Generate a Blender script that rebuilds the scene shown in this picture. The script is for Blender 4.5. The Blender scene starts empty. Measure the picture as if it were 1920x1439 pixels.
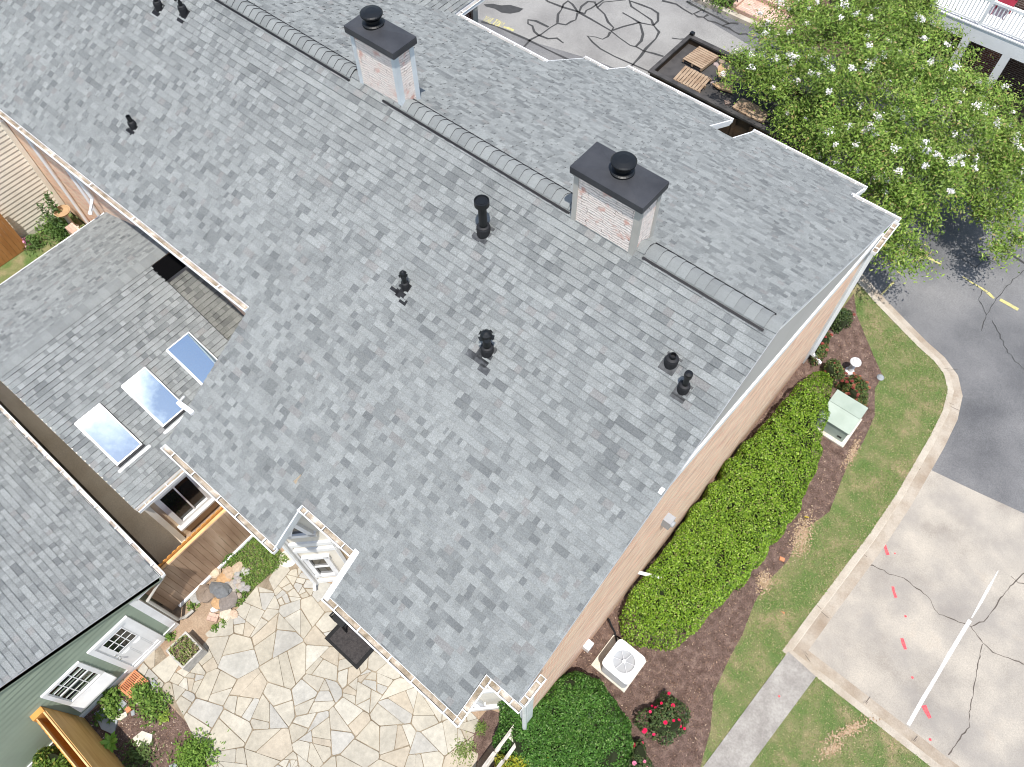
import bpy, math, random
import numpy as np
from mathutils import Vector, Matrix

random.seed(7)
RNG = np.random.default_rng(11)
sc = bpy.context.scene
COL = sc.collection
PI = math.pi
rad = math.radians

# ------------------------------------------------------------------ camera (solved from the photo's lines)
IMG_W, IMG_H, FPX, CAM_Z = 1920.0, 1439.0, 1450.0, 19.5
def _rot(p, r, h):
    cp, sp = math.cos(p), math.sin(p)
    right = np.array([1, 0, 0.]); up = np.array([0, cp, sp]); fwd = np.array([0, sp, -cp])
    cr, sr = math.cos(r), math.sin(r)
    right, up = cr*right + sr*up, -sr*right + cr*up
    ch, sh = math.cos(h), math.sin(h)
    Rz = np.array([[ch, -sh, 0], [sh, ch, 0], [0, 0, 1]])
    return np.array([Rz @ right, Rz @ up, Rz @ fwd])
CR = _rot(rad(30.113833), rad(-1.545897), rad(41.322871))
CAM = np.array([0, 0, CAM_Z])
def ray(px, py):
    return CR.T @ np.array([(px - IMG_W/2)/FPX, -(py - IMG_H/2)/FPX, 1.0])
def onZ(px, py, z=0.0):
    d = ray(px, py); return CAM + d*((z - CAM_Z)/d[2])
def onX(px, py, x):
    d = ray(px, py); return CAM + d*(x/d[0])
def onY(px, py, y):
    d = ray(px, py); return CAM + d*(y/d[1])
def onP(px, py, n, k):
    n = np.array(n, float); d = ray(px, py); return CAM + d*((k - n @ CAM)/(n @ d))
def G2(pts, z=0.0):
    return [tuple(onZ(a, b, z)[:2]) for a, b in pts]

cam = bpy.data.cameras.new('camera')
cam.sensor_fit = 'HORIZONTAL'; cam.sensor_width = 36; cam.lens = FPX/IMG_W*36
cam.clip_end = 3000; cam.clip_start = 0.1
co = bpy.data.objects.new('camera', cam); COL.objects.link(co)
Mx = Matrix(((CR[0][0], CR[1][0], -CR[2][0], 0), (CR[0][1], CR[1][1], -CR[2][1], 0),
             (CR[0][2], CR[1][2], -CR[2][2], CAM_Z), (0, 0, 0, 1)))
co.matrix_world = Mx
sc.camera = co

# ------------------------------------------------------------------ materials
def N(nt, t, **kw):
    n = nt.nodes.new(t)
    for k, v in kw.items(): setattr(n, k, v)
    return n
def L(nt, a, b): nt.links.new(a, b)
def c4(c): return (c[0], c[1], c[2], 1.0)
def base(name, rough=0.7, spec=0.3, metal=0.0):
    m = bpy.data.materials.new(name); m.use_nodes = True
    nt = m.node_tree; b = nt.nodes['Principled BSDF']
    b.inputs['Roughness'].default_value = rough
    b.inputs['Specular IOR Level'].default_value = spec
    b.inputs['Metallic'].default_value = metal
    return m, nt, b
def ramp(nt, stops, interp='LINEAR'):
    r = N(nt, 'ShaderNodeValToRGB'); r.color_ramp.interpolation = interp
    e = r.color_ramp.elements
    while len(e) < len(stops): e.new(0.5)
    for i, (p, c) in enumerate(stops): e[i].position = p; e[i].color = c4(c)
    return r
def noise(nt, vec, scale, detail=4, rough=0.55, dist=0.0):
    n = N(nt, 'ShaderNodeTexNoise'); n.inputs['Scale'].default_value = scale
    n.inputs['Detail'].default_value = detail; n.inputs['Roughness'].default_value = rough
    n.inputs['Distortion'].default_value = dist
    if vec is not None: L(nt, vec, n.inputs['Vector'])
    return n
def mixc(nt, a, b, fac, mode='MIX'):
    m = N(nt, 'ShaderNodeMix', data_type='RGBA', blend_type=mode)
    for s, v in ((m.inputs['Factor'], fac), (m.inputs['A'], a), (m.inputs['B'], b)):
        if hasattr(v, 'is_output') or hasattr(v, 'links'): L(nt, v, s)
        elif isinstance(v, (tuple, list)): s.default_value = c4(v)
        else: s.default_value = v
    return m.outputs['Result']
def mrange(nt, v, a, b, c, d):
    m = N(nt, 'ShaderNodeMapRange'); L(nt, v, m.inputs[0])
    for i, x in enumerate((a, b, c, d)): m.inputs[i+1].default_value = x
    return m.outputs[0]
def bump(nt, b, h, strength=0.3, dist=0.02):
    n = N(nt, 'ShaderNodeBump'); n.inputs['Strength'].default_value = strength
    n.inputs['Distance'].default_value = dist
    L(nt, h, n.inputs['Height']); L(nt, n.outputs[0], b.inputs['Normal'])
def objvec(nt): return N(nt, 'ShaderNodeTexCoord').outputs['Object']
def uvvec(nt): return N(nt, 'ShaderNodeTexCoord').outputs['UV']

def M(name, stops, scale=3.0, detail=6, rough=0.75, spec=0.25, fine=None, bmp=0.0, big=None, metal=0.0, stretch=None):
    """colour ramp over noise, optional fine grain and broad blotches"""
    m, nt, b = base(name, rough, spec, metal)
    if rough > .88: b.inputs['Diffuse Roughness'].default_value = 1.0
    v = objvec(nt)
    if stretch:
        mp = N(nt, 'ShaderNodeMapping'); mp.inputs['Scale'].default_value = stretch
        L(nt, v, mp.inputs[0]); v = mp.outputs[0]
    n = noise(nt, v, scale, detail)
    if len(stops) == 1:
        c = stops[0]; stops = [(0.35, tuple(x*0.88 for x in c)), (0.65, tuple(min(1, x*1.08) for x in c))]
    col = ramp(nt, stops); L(nt, n.outputs[0], col.inputs[0]); out = col.outputs[0]
    if fine:
        f = noise(nt, v, fine[0], 3, 0.7)
        out = mixc(nt, out, mrange(nt, f.outputs[0], 0.3, 0.7, 1-fine[1], 1+fine[1]), 1.0, 'MULTIPLY')
        if bmp: bump(nt, b, f.outputs[0], bmp, 0.01)
    elif bmp: bump(nt, b, n.outputs[0], bmp, 0.02)
    if big:
        g = noise(nt, v, big[0], 5, 0.6)
        r2 = ramp(nt, [(0.42, (0, 0, 0)), (0.62, (1, 1, 1))]); L(nt, g.outputs[0], r2.inputs[0])
        bw = N(nt, 'ShaderNodeMath', operation='MULTIPLY'); L(nt, r2.outputs[0], bw.inputs[0]); bw.inputs[1].default_value = big[2]
        out = mixc(nt, out, big[1], bw.outputs[0])
    L(nt, out, b.inputs['Base Color'])
    return m

def attr_mat(name, rough=0.85, spec=0.2, grain=(90, 0.22), grain2=(18, 0.08), transl=0.0, bmp=0.0):
    """per-face colour attribute 'tint' with grain"""
    m, nt, b = base(name, rough, spec)
    a = N(nt, 'ShaderNodeAttribute', attribute_name='tint'); out = a.outputs['Color']
    if rough > .8: b.inputs['Diffuse Roughness'].default_value = 0.2
    v = objvec(nt)
    for g in (grain, grain2):
        if g:
            f = noise(nt, v, g[0], 3, 0.7)
            out = mixc(nt, out, mrange(nt, f.outputs[0], 0.25, 0.75, 1-g[1], 1+g[1]), 1.0, 'MULTIPLY')
            if bmp and g is grain: bump(nt, b, f.outputs[0], bmp, 0.01)
    L(nt, out, b.inputs['Base Color'])
    if transl:
        t = N(nt, 'ShaderNodeBsdfTranslucent'); L(nt, out, t.inputs['Color'])
        mx = N(nt, 'ShaderNodeMixShader'); mx.inputs[0].default_value = transl
        L(nt, b.outputs[0], mx.inputs[1]); L(nt, t.outputs[0], mx.inputs[2])
        L(nt, mx.outputs[0], nt.nodes['Material Output'].inputs['Surface'])
    return m

def brick_mat(name, c1, c2, mortar, bw=0.215, bh=0.072, mort=0.01, patch=None, rough=0.85, off=0.5):
    m, nt, b = base(name, rough, 0.2)
    v = uvvec(nt)
    t = N(nt, 'ShaderNodeTexBrick'); L(nt, v, t.inputs['Vector'])
    t.inputs['Scale'].default_value = 1.0
    t.inputs['Color1'].default_value = c4(c1); t.inputs['Color2'].default_value = c4(c2)
    t.inputs['Mortar'].default_value = c4(mortar); t.inputs['Mortar Size'].default_value = mort
    t.inputs['Brick Width'].default_value = bw; t.inputs['Row Height'].default_value = bh
    t.inputs['Bias'].default_value = 0.0; t.offset = off
    out = t.outputs['Color']
    mp = N(nt, 'ShaderNodeMapping'); mp.inputs['Scale'].default_value = (0.35, 1.1, 1); L(nt, v, mp.inputs[0])
    n1 = noise(nt, mp.outputs[0], 4, 9, .72); out = mixc(nt, out, mrange(nt, n1.outputs[0], 0.36, 0.64, 0.70, 1.14), 1.0, 'MULTIPLY')
    if patch:
        n2 = noise(nt, mp.outputs[0], patch[0], 5, 0.65)
        r = ramp(nt, [(patch[2]-.1, (0, 0, 0)), (patch[2]+0.08, (.5, .5, .5))]); L(nt, n2.outputs[0], r.inputs[0])
        out = mixc(nt, out, patch[1], r.outputs[0])
    L(nt, out, b.inputs['Base Color'])
    bump(nt, b, t.outputs['Fac'], -0.5, 0.01)
    return m

def stone_mat(name):
    m, nt, b = base(name, 0.85, 0.15)
    v = uvvec(nt)
    wv = noise(nt, v, 5, 3); wo = N(nt, 'ShaderNodeVectorMath', operation='SCALE'); L(nt, wv.outputs['Color'], wo.inputs[0]); wo.inputs['Scale'].default_value = 0.10
    av = N(nt, 'ShaderNodeVectorMath', operation='ADD'); L(nt, v, av.inputs[0]); L(nt, wo.outputs[0], av.inputs[1])
    t = N(nt, 'ShaderNodeTexBrick'); L(nt, av.outputs[0], t.inputs['Vector']); t.inputs['Scale'].default_value = 1
    t.inputs['Color1'].default_value = (.92, .80, .72, 1); t.inputs['Color2'].default_value = (.95, .87, .80, 1); t.inputs['Mortar'].default_value = (.20, .14, .12, 1)
    t.inputs['Mortar Size'].default_value = .0065; t.inputs['Mortar Smooth'].default_value = .3; t.inputs['Brick Width'].default_value = .33; t.inputs['Row Height'].default_value = .052; t.offset = .37; t.squash = 1.6; t.squash_frequency = 3
    n0 = noise(nt, v, 9, 4); r0 = ramp(nt, [(.40, (0, 0, 0)), (.62, (1, 1, 1))]); L(nt, n0.outputs[0], r0.inputs[0])
    out = mixc(nt, t.outputs['Color'], (.93, .81, .73), mrange(nt, r0.outputs[0], 0, 1, .55, .0))
    n2 = noise(nt, v, 4.2, 3, .6); r = ramp(nt, [(.575, (0, 0, 0)), (.68, (1, 1, 1))]); L(nt, n2.outputs[0], r.inputs[0])
    rr = N(nt, 'ShaderNodeMath', operation='MULTIPLY'); L(nt, r.outputs[0], rr.inputs[0]); rr.inputs[1].default_value = .75
    out = mixc(nt, out, (.66, .33, .25), rr.outputs[0])
    n3 = noise(nt, v, 26, 3); out = mixc(nt, out, mrange(nt, n3.outputs[0], .3, .7, .72, 1.12), 1.0, 'MULTIPLY')
    L(nt, out, b.inputs['Base Color']); bump(nt, b, t.outputs['Fac'], -.6, .012)
    return m

def glass_mat(name, col, rough=0.03, spec=0.6, mirror=0.0, mcol=(0.8, 0.9, 1)):
    m, nt, b = base(name, rough, spec)
    b.inputs['Base Color'].default_value = c4(col)
    if mirror:
        g = N(nt, 'ShaderNodeBsdfGlossy'); g.inputs['Roughness'].default_value = 0.01; g.inputs['Color'].default_value = c4(mcol)
        mx = N(nt, 'ShaderNodeMixShader'); mx.inputs[0].default_value = mirror
        L(nt, b.outputs[0], mx.inputs[1]); L(nt, g.outputs[0], mx.inputs[2])
        L(nt, mx.outputs[0], nt.nodes['Material Output'].inputs['Surface'])
    return m

MT = {}
MT['shingle'] = attr_mat('asphalt_shingle', 0.95, 0.12, (42, 0.30), (0.9, 0.08))
MT['ridgecap'] = attr_mat('ridge_shingle', 0.95, 0.12, (70, 0.2), (3, 0.06))
MT['deckedge'] = M('roof_edge_grey', [(0.17, 0.175, 0.17)], 4, rough=0.8)
MT['black'] = M('black_metal', [(0.006, 0.007, 0.008)], 8, rough=0.45, spec=0.4)
MT['cap'] = M('chimney_cap_paint', [(0.3, (0.030, 0.031, 0.035)), (0.6, (0.048, 0.049, 0.054)), (0.8, (0.075, 0.066, 0.058))], 2.2, rough=0.5, spec=0.35, fine=(60, 0.1))
MT['rubber'] = M('black_rubber', [(0.016, 0.016, 0.018)], 5, rough=0.6, spec=0.3)
MT['lead'] = M('lead_flashing', [(0.35, (0.035, 0.036, 0.037)), (0.6, (0.085, 0.088, 0.090)), (0.75, (0.16, 0.165, 0.17))], 9, rough=0.45, spec=0.4)
MT['white'] = M('white_paint', [(0.3, (0.80, 0.80, 0.79)), (0.7, (0.88, 0.88, 0.87))], 2.5, rough=0.5)
MT['whitebright'] = M('white_enamel', [(0.86, 0.86, 0.86)], 2, rough=0.35, spec=0.4)
MT['beige'] = M('beige_paint', [(0.4, (0.40, 0.38, 0.34)), (0.6, (0.45, 0.43, 0.39))], 1.5, rough=0.6)
MT['greytrim'] = M('grey_trim_paint', [(0.58, 0.61, 0.62)], 2, rough=0.55)
MT['silt'] = M('gutter_silt', [(0.35, (0.20, 0.16, 0.11)), (0.55, (0.38, 0.32, 0.25)), (0.7, (0.6, 0.56, 0.5))], 5, fine=(50, 0.3))
MT['brick'] = brick_mat('tan_red_brick', (0.80, 0.33, 0.19), (0.93, 0.60, 0.42), (0.94, 0.80, 0.63), mort=0.012, patch=(2.2, (0.95, 0.72, 0.52), 0.52))
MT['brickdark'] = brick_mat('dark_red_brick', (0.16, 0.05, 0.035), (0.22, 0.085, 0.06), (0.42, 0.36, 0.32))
MT['brickpink'] = brick_mat('pink_paver_brick', (0.62, 0.40, 0.31), (0.72, 0.52, 0.42), (0.42, 0.30, 0.24), 0.2, 0.1)
MT['brickred'] = brick_mat('red_paver_brick', (0.55, 0.19, 0.12), (0.62, 0.27, 0.19), (0.62, 0.5, 0.42), 0.2, 0.1)
MT['brown_brick'] = brick_mat('brown_brick', (0.055, 0.032, 0.026), (0.085, 0.05, 0.04), (0.20, 0.17, 0.15))
MT['veneer'] = stone_mat('whitewashed_stone')
MT['cream'] = M('cream_siding', [(0.84, 0.79, 0.67)], 1.2, rough=0.6)
MT['creamwall'] = M('cream_wall_paint', [(0.72, 0.67, 0.58)], 1.2, rough=0.65)
MT['tansiding'] = M('tan_siding', [(0.68, 0.53, 0.37)], 1.2, rough=0.6)
MT['sage'] = M('sage_green_siding', [(0.4, (0.245, 0.295, 0.228)), (0.6, (0.275, 0.33, 0.255))], 1.0, rough=0.6)
MT['glassdark'] = glass_mat('dark_window_glass', (0.012, 0.014, 0.015), 0.04, 0.5)
MT['skyglass'] = glass_mat('skylight_glass', (0.04, 0.12, 0.22), 0.02, 0.6, 0.72, (0.84, 0.95, 1.0))
MT['alu'] = M('mill_aluminium', [(0.62, 0.63, 0.64)], 3, rough=0.35, spec=0.5, metal=0.6)
MT['greymetal'] = M('grey_painted_metal', [(0.33, 0.34, 0.35)], 3, rough=0.5)
MT['concrete'] = M('pale_concrete', [(0.30, (0.31, 0.28, 0.245)), (0.45, (0.42, 0.385, 0.335)), (0.60, (0.48, 0.44, 0.38)), (0.75, (0.49, 0.425, 0.345))], 0.8, 10, 0.9, 0.15, fine=(30, 0.15), bmp=0.15, big=(0.7, (0.30, 0.28, 0.26), 0.6))
MT['curb'] = M('curb_concrete', [(0.3, (0.40, 0.34, 0.27)), (0.6, (0.50, 0.455, 0.385))], 1.6, 8, 0.9, 0.15, fine=(30, 0.12), bmp=0.15)
MT['pan'] = M('gutter_pan_concrete', [(0.3, (0.33, 0.265, 0.20)), (0.6, (0.46, 0.41, 0.345))], 1.4, 8, 0.9, 0.15, fine=(30, 0.12), bmp=0.15)
MT['walk'] = M('weathered_walk', [(0.3, (0.27, 0.25, 0.23)), (0.65, (0.40, 0.38, 0.35))], 2.2, 9, 0.9, 0.15, fine=(22, 0.16), bmp=0.2)
MT['asphalt'] = M('worn_asphalt', [(0.28, (0.11, 0.112, 0.118)), (0.5, (0.185, 0.185, 0.188)), (0.75, (0.27, 0.265, 0.26))], 0.4, 9, 0.92, 0.2, fine=(34, 0.26), bmp=0.25)
MT['asphalt2'] = M('faded_asphalt', [(0.3, (0.215, 0.21, 0.205)), (0.6, (0.30, 0.295, 0.285))], 0.5, 8, 0.92, 0.2, fine=(34, 0.2), bmp=0.25)
MT['tar'] = M('crack_sealant', [(0.055, 0.054, 0.053)], 6, rough=0.7)
MT['crack'] = M('crack_dirt', [(0.13, 0.11, 0.095)], 8, rough=1)
MT['paintw'] = M('worn_white_paint', [(0.35, (0.50, 0.475, 0.43)), (0.6, (0.72, 0.71, 0.69))], 8, rough=0.8)
MT['paintr'] = M('red_spray_paint', [(0.3, (0.62, 0.14, 0.13)), (0.7, (0.74, 0.06, 0.09))], 22, rough=0.8)
MT['painty'] = M('yellow_spray_paint', [(0.3, (0.36, 0.34, 0.22)), (0.6, (0.60, 0.53, 0.19))], 9, rough=0.8)
MT['grass'] = M('mown_lawn', [(0.28, (0.095, 0.155, 0.044)), (0.42, (0.140, 0.188, 0.066)), (0.51, (0.195, 0.200, 0.090)), (0.60, (0.27, 0.235, 0.128)), (0.72, (0.38, 0.285, 0.175))], 1.7, 13, 0.95, 0.1, fine=(40, 0.45), bmp=0.5, big=(0.5, (0.120, 0.185, 0.055), 0.42))
MT['terrain'] = M('far_ground', [(0.4, (0.12, 0.14, 0.06)), (0.6, (0.20, 0.18, 0.11))], 0.4, 8, 0.95, 0.1, fine=(20, 0.3))
MT['mulch'] = M('bark_mulch', [(0.3, (0.095, 0.062, 0.050)), (0.55, (0.165, 0.112, 0.092)), (0.75, (0.26, 0.185, 0.15))], 5, 8, 0.95, 0.1, fine=(45, 0.5), bmp=0.7)
MT['soil'] = M('clay_soil', [(0.3, (0.28, 0.19, 0.125)), (0.6, (0.42, 0.32, 0.23))], 2.5, 8, 0.95, 0.1, fine=(30, 0.2), bmp=0.4)
MT['joint'] = M('sandy_joint', [(0.3, (0.19, 0.15, 0.105)), (0.55, (0.32, 0.265, 0.195)), (0.7, (0.42, 0.365, 0.285))], 3, 7, 0.95, 0.1, fine=(40, 0.2))
MT['flag'] = attr_mat('flagstone', 0.85, 0.2, (11, 0.13), (1.1, 0.20), bmp=0.15)
MT['rock'] = attr_mat('river_rock', 0.85, 0.2, (16, 0.2), (5, 0.15), bmp=0.25)
MT['chip'] = attr_mat('wood_chip', 0.9, 0.1, None, None)
MT['blade'] = attr_mat('grass_blade', 0.7, 0.2, None, None, transl=0.25)
MT['leaf'] = attr_mat('leaf', 0.45, 0.22, None, (6, 0.15), transl=0.28)
MT['leafmatte'] = attr_mat('soft_leaf', 0.6, 0.3, None, (3, 0.15), transl=0.3)
MT['core'] = M('shrub_core_shade', [(0.020, 0.026, 0.010)], 6, rough=1)  # dark colour stands in for the shade between leaves
MT['petal'] = attr_mat('petal', 0.6, 0.2, None, None, transl=0.25)
MT['bark'] = M('pale_bark', [(0.3, (0.16, 0.12, 0.09)), (0.6, (0.32, 0.26, 0.21))], 5, rough=0.9)
MT['cedar'] = M('cedar_boards', [(0.3, (0.34, 0.15, 0.05)), (0.6, (0.47, 0.23, 0.085))], 3, 6, rough=0.7, stretch=(1, 1, 0.25))
MT['cedarlight'] = M('new_pine', [(0.3, (0.58, 0.34, 0.14)), (0.6, (0.72, 0.47, 0.22))], 3, 6, rough=0.7)
MT['orangewood'] = M('orange_fence_top', [(0.3, (0.52, 0.22, 0.05)), (0.6, (0.62, 0.30, 0.08))], 5, 6, rough=0.7)
MT['brownwood'] = M('weathered_brown_boards', [(0.25, (0.20, 0.12, 0.075)), (0.5, (0.33, 0.22, 0.145)), (0.75, (0.45, 0.33, 0.235))], 2.0, 8, rough=0.85, stretch=(1, 1.6, 0.35))
MT['ply'] = M('stained_plywood', [(0.25, (0.46, 0.25, 0.075)), (0.5, (0.60, 0.37, 0.135)), (0.75, (0.70, 0.47, 0.20))], 2.2, 8, rough=0.6, stretch=(0.35, 1, 2.6))
MT['greywood'] = M('grey_weathered_wood', [(0.3, (0.30, 0.27, 0.23)), (0.6, (0.62, 0.58, 0.52))], 7, 6, rough=0.9, stretch=(3, 0.5, 3))
MT['palletwood'] = M('pallet_wood', [(0.3, (0.25, 0.165, 0.105)), (0.6, (0.37, 0.27, 0.185))], 4, 6, rough=0.85)
MT['board'] = M('cardboard', [(0.45, 0.30, 0.17)], 3, rough=0.85)
MT['rust'] = M('dumpster_paint', [(0.3, (0.022, 0.016, 0.011)), (0.55, (0.05, 0.034, 0.022)), (0.75, (0.085, 0.052, 0.03))], 1.5, 7, rough=0.7, fine=(20, 0.2))
MT['linerdark'] = M('dumpster_inside', [(0.3, (0.035, 0.034, 0.034)), (0.6, (0.075, 0.07, 0.068))], 2.5, 7, rough=0.8)
MT['debris'] = attr_mat('debris', 0.85, 0.2, (20, 0.2), None)
MT['terracotta'] = M('terracotta', [(0.3, (0.52, 0.19, 0.085)), (0.6, (0.62, 0.27, 0.14))], 5, rough=0.8)
MT['slate'] = M('slate', [(0.3, (0.20, 0.22, 0.23)), (0.6, (0.36, 0.38, 0.39))], 4, rough=0.75)
MT['alley'] = M('alley_concrete', [(0.3, (0.64, 0.54, 0.42)), (0.6, (0.76, 0.67, 0.55))], 1.2, rough=0.9, fine=(25, 0.1))
MT['silt2'] = M('dusty_gutter', [(0.35, (0.30, 0.255, 0.21)), (0.48, (0.50, 0.455, 0.41)), (0.65, (0.66, 0.63, 0.60))], 6, fine=(50, 0.15))
MT['palestone'] = M('pale_stone', [(0.3, (0.50, 0.46, 0.38)), (0.6, (0.66, 0.61, 0.52))], 4, rough=0.85, fine=(30, 0.15))
MT['mat'] = M('charcoal_doormat', [(0.3, (0.040, 0.036, 0.036)), (0.6, (0.065, 0.058, 0.056))], 14, rough=0.95, fine=(60, 0.3))
MT['matrim'] = M('doormat_border', [(0.022, 0.022, 0.022)], 10, rough=0.9)
MT['utility'] = M('utility_green_paint', [(0.3, (0.30, 0.36, 0.30)), (0.6, (0.37, 0.43, 0.37))], 2, rough=0.5)
MT['planterwood'] = M('grey_planter', [(0.3, (0.30, 0.29, 0.27)), (0.6, (0.48, 0.46, 0.42))], 6, rough=0.85)
MT['void'] = M('gap_shade_black', [(0.0035, 0.0035, 0.004)], 4, rough=0.9, spec=0.05)  # near-black colour for the deep shade in the roof gap
MT['redplastic'] = M('red_plastic', [(0.26, 0.03, 0.05)], 3, rough=0.4)
MT['flagyellow'] = M('yellow_plastic', [(0.75, 0.55, 0.05)], 3, rough=0.5)
MT['deckdark'] = M('old_deck_boards', [(0.3, (0.055, 0.045, 0.035)), (0.6, (0.12, 0.10, 0.075))], 3, 6, rough=0.9)
MT['soffitgrey'] = M('greige_gable_panel', [(0.4, (0.45, 0.43, 0.40)), (0.6, (0.49, 0.47, 0.44))], 0.6, rough=0.7)

# ------------------------------------------------------------------ mesh building
class MB:
    """collects faces (world coordinates) and links them as one mesh object"""
    def __init__(s): s.v = []; s.f = []; s.uv = []; s.c = []; s.mi = []; s.cur = 0; s.tint = (1, 1, 1)
    def face(s, pts, uv=None, tint=None):
        i = len(s.v); s.v += [tuple(map(float, p)) for p in pts]; s.f.append(tuple(range(i, i+len(pts))))
        s.uv.append(uv); s.c.append(s.tint if tint is None else tuple(tint)); s.mi.append(s.cur)
    def obox(s, o, a, b, c):
        """box from corner o with edge vectors a, b, c"""
        o, a, b, c = map(lambda x: np.array(x, float), (o, a, b, c))
        if np.dot(np.cross(a, b), c) < 0: a, b = b, a
        P = [o, o+a, o+a+b, o+b, o+c, o+a+c, o+a+b+c, o+b+c]
        for q in ((0, 3, 2, 1), (4, 5, 6, 7), (0, 1, 5, 4), (1, 2, 6, 5), (2, 3, 7, 6), (3, 0, 4, 7)):
            p = [P[k] for k in q]
            e1 = np.linalg.norm(p[1]-p[0]); e2 = np.linalg.norm(p[2]-p[1])
            s.face(p, [(0, 0), (e1, 0), (e1, e2), (0, e2)])
        return s
    def box(s, x0, x1, y0, y1, z0, z1): return s.obox((x0, y0, z0), (x1-x0, 0, 0), (0, y1-y0, 0), (0, 0, z1-z0))
    def bar(s, p, q, w, h, up=(0, 0, 1)):
        """rectangular bar from p to q, w wide, h tall, centred"""
        p, q, up = np.array(p, float), np.array(q, float), np.array(up, float)
        d = q-p; n = np.linalg.norm(d)
        side = np.cross(d, up); side /= np.linalg.norm(side); u2 = np.cross(side, d/n)
        return s.obox(p-side*w/2-u2*h/2, d, side*w, u2*h)
    def prism(s, poly, z0, z1, cap=True):
        """vertical prism over a polygon of (x, y)"""
        A = sum(poly[i][0]*poly[(i+1) % len(poly)][1]-poly[(i+1) % len(poly)][0]*poly[i][1] for i in range(len(poly)))
        if A < 0: poly = poly[::-1]
        n = len(poly)
        s.face([(x, y, z1) for x, y in poly])
        if cap: s.face([(x, y, z0) for x, y in poly[::-1]])
        for i in range(n):
            (x, y), (u, v) = poly[i], poly[(i+1) % n]
            e = math.hypot(u-x, v-y)
            s.face([(x, y, z0), (u, v, z0), (u, v, z1), (x, y, z1)], [(0, z0), (e, z0), (e, z1), (0, z1)])
        return s
    def sheet(s, poly, z):
        A = sum(poly[i][0]*poly[(i+1) % len(poly)][1]-poly[(i+1) % len(poly)][0]*poly[i][1] for i in range(len(poly)))
        if A < 0: poly = poly[::-1]
        s.face([(x, y, z) for x, y in poly]); return s
    def lathe(s, c, prof, n=20, axis=(0, 0, 1), cap=True):
        """prof: (radius, height along axis)"""
        c = np.array(c, float); ax = np.array(axis, float); ax /= np.linalg.norm(ax)
        t = np.array((1, 0, 0.)) if abs(ax[0]) < .9 else np.array((0, 1., 0)); a = np.cross(ax, t); a /= np.linalg.norm(a); b = np.cross(ax, a)
        R = [[c+ax*h+(a*math.cos(2*PI*k/n)+b*math.sin(2*PI*k/n))*r for k in range(n)] for r, h in prof]
        for i in range(len(R)-1):
            for k in range(n):
                k2 = (k+1) % n; s.face([R[i][k], R[i][k2], R[i+1][k2], R[i+1][k]])
        if cap:
            if prof[0][0] > 1e-4: s.face(R[0][::-1])
            if prof[-1][0] > 1e-4: s.face(R[-1])
        return s
    def tube(s, pts, r, n=8, r2=None):
        pts = [np.array(p, float) for p in pts]; m = len(pts); rings = []
        for i, p in enumerate(pts):
            d = pts[min(i+1, m-1)]-pts[max(i-1, 0)]; d /= max(np.linalg.norm(d), 1e-9)
            t = np.array((0, 0, 1.)) if abs(d[2]) < .9 else np.array((1., 0, 0)); a = np.cross(d, t); a /= np.linalg.norm(a); b = np.cross(d, a)
            rr = r if r2 is None else r+(r2-r)*i/(m-1)
            rings.append([p+(a*math.cos(2*PI*k/n)+b*math.sin(2*PI*k/n))*rr for k in range(n)])
        for i in range(m-1):
            for k in range(n):
                k2 = (k+1) % n; s.face([rings[i][k], rings[i][k2], rings[i+1][k2], rings[i+1][k]])
        s.face(rings[0][::-1]); s.face(rings[-1]); return s
    def strip(s, pts, w, z, jit=0.0, taper=False):
        """flat ribbon along (x, y) points lying at height z"""
        P = [np.array(p, float) for p in pts]; n = len(P); Lr = []
        for i in range(n):
            d = P[min(i+1, n-1)]-P[max(i-1, 0)]; d /= max(np.linalg.norm(d), 1e-9); nn = np.array((-d[1], d[0]))
            ww = w*(1+jit*(random.random()*2-1)); 
            if taper and i in (0, n-1): ww *= .35
            Lr.append((P[i]+nn*ww/2, P[i]-nn*ww/2))
        for i in range(n-1):
            a, b = Lr[i], Lr[i+1]
            s.face([(*a[1], z), (*b[1], z), (*b[0], z), (*a[0], z)])
        return s
    def build(s, name, mats, parent=None, loc=None, bevel=0.0, smooth=False, use_tint=False, weld=False):
        o0 = np.array(loc if loc is not None else (parent['_o'] if parent is not None and '_o' in parent else (0, 0, 0)), float)
        me = bpy.data.meshes.new(name)
        V = np.array(s.v)-o0
        me.from_pydata(V.tolist(), [], s.f)
        for m in (mats if isinstance(mats, (list, tuple)) else [mats]): me.materials.append(m)
        if max(s.mi, default=0): me.polygons.foreach_set('material_index', s.mi)
        uvl = me.uv_layers.new(name='UVMap')
        flat = []
        for f, u in zip(s.f, s.uv):
            if u is None: u = [(s.v[k][0], s.v[k][1]) for k in f]
            for q in u: flat += [float(q[0]), float(q[1])]
        uvl.data.foreach_set('uv', flat)
        if use_tint:
            ca = me.color_attributes.new('tint', 'FLOAT_COLOR', 'CORNER'); cc = []
            for f, c in zip(s.f, s.c): cc += [c[0], c[1], c[2], 1.0]*len(f)
            ca.data.foreach_set('color', cc)
        me.validate(); me.update()
        ob = bpy.data.objects.new(name, me); COL.objects.link(ob)
        if weld or bevel:
            w = ob.modifiers.new('weld', 'WELD'); w.merge_threshold = 0.0004
        if bevel:
            bv = ob.modifiers.new('bevel', 'BEVEL'); bv.width = bevel; bv.segments = 2; bv.limit_method = 'ANGLE'
        if smooth:
            me.polygons.foreach_set('use_smooth', [True]*len(me.polygons))
        if parent is not None:
            ob.parent = parent
            if loc is not None: ob.location = np.array(loc)-np.array(parent['_o'])
            ob['_o'] = [float(x) for x in o0]
        else:
            ob.location = o0; ob['_o'] = [float(x) for x in o0]
        return ob

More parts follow.
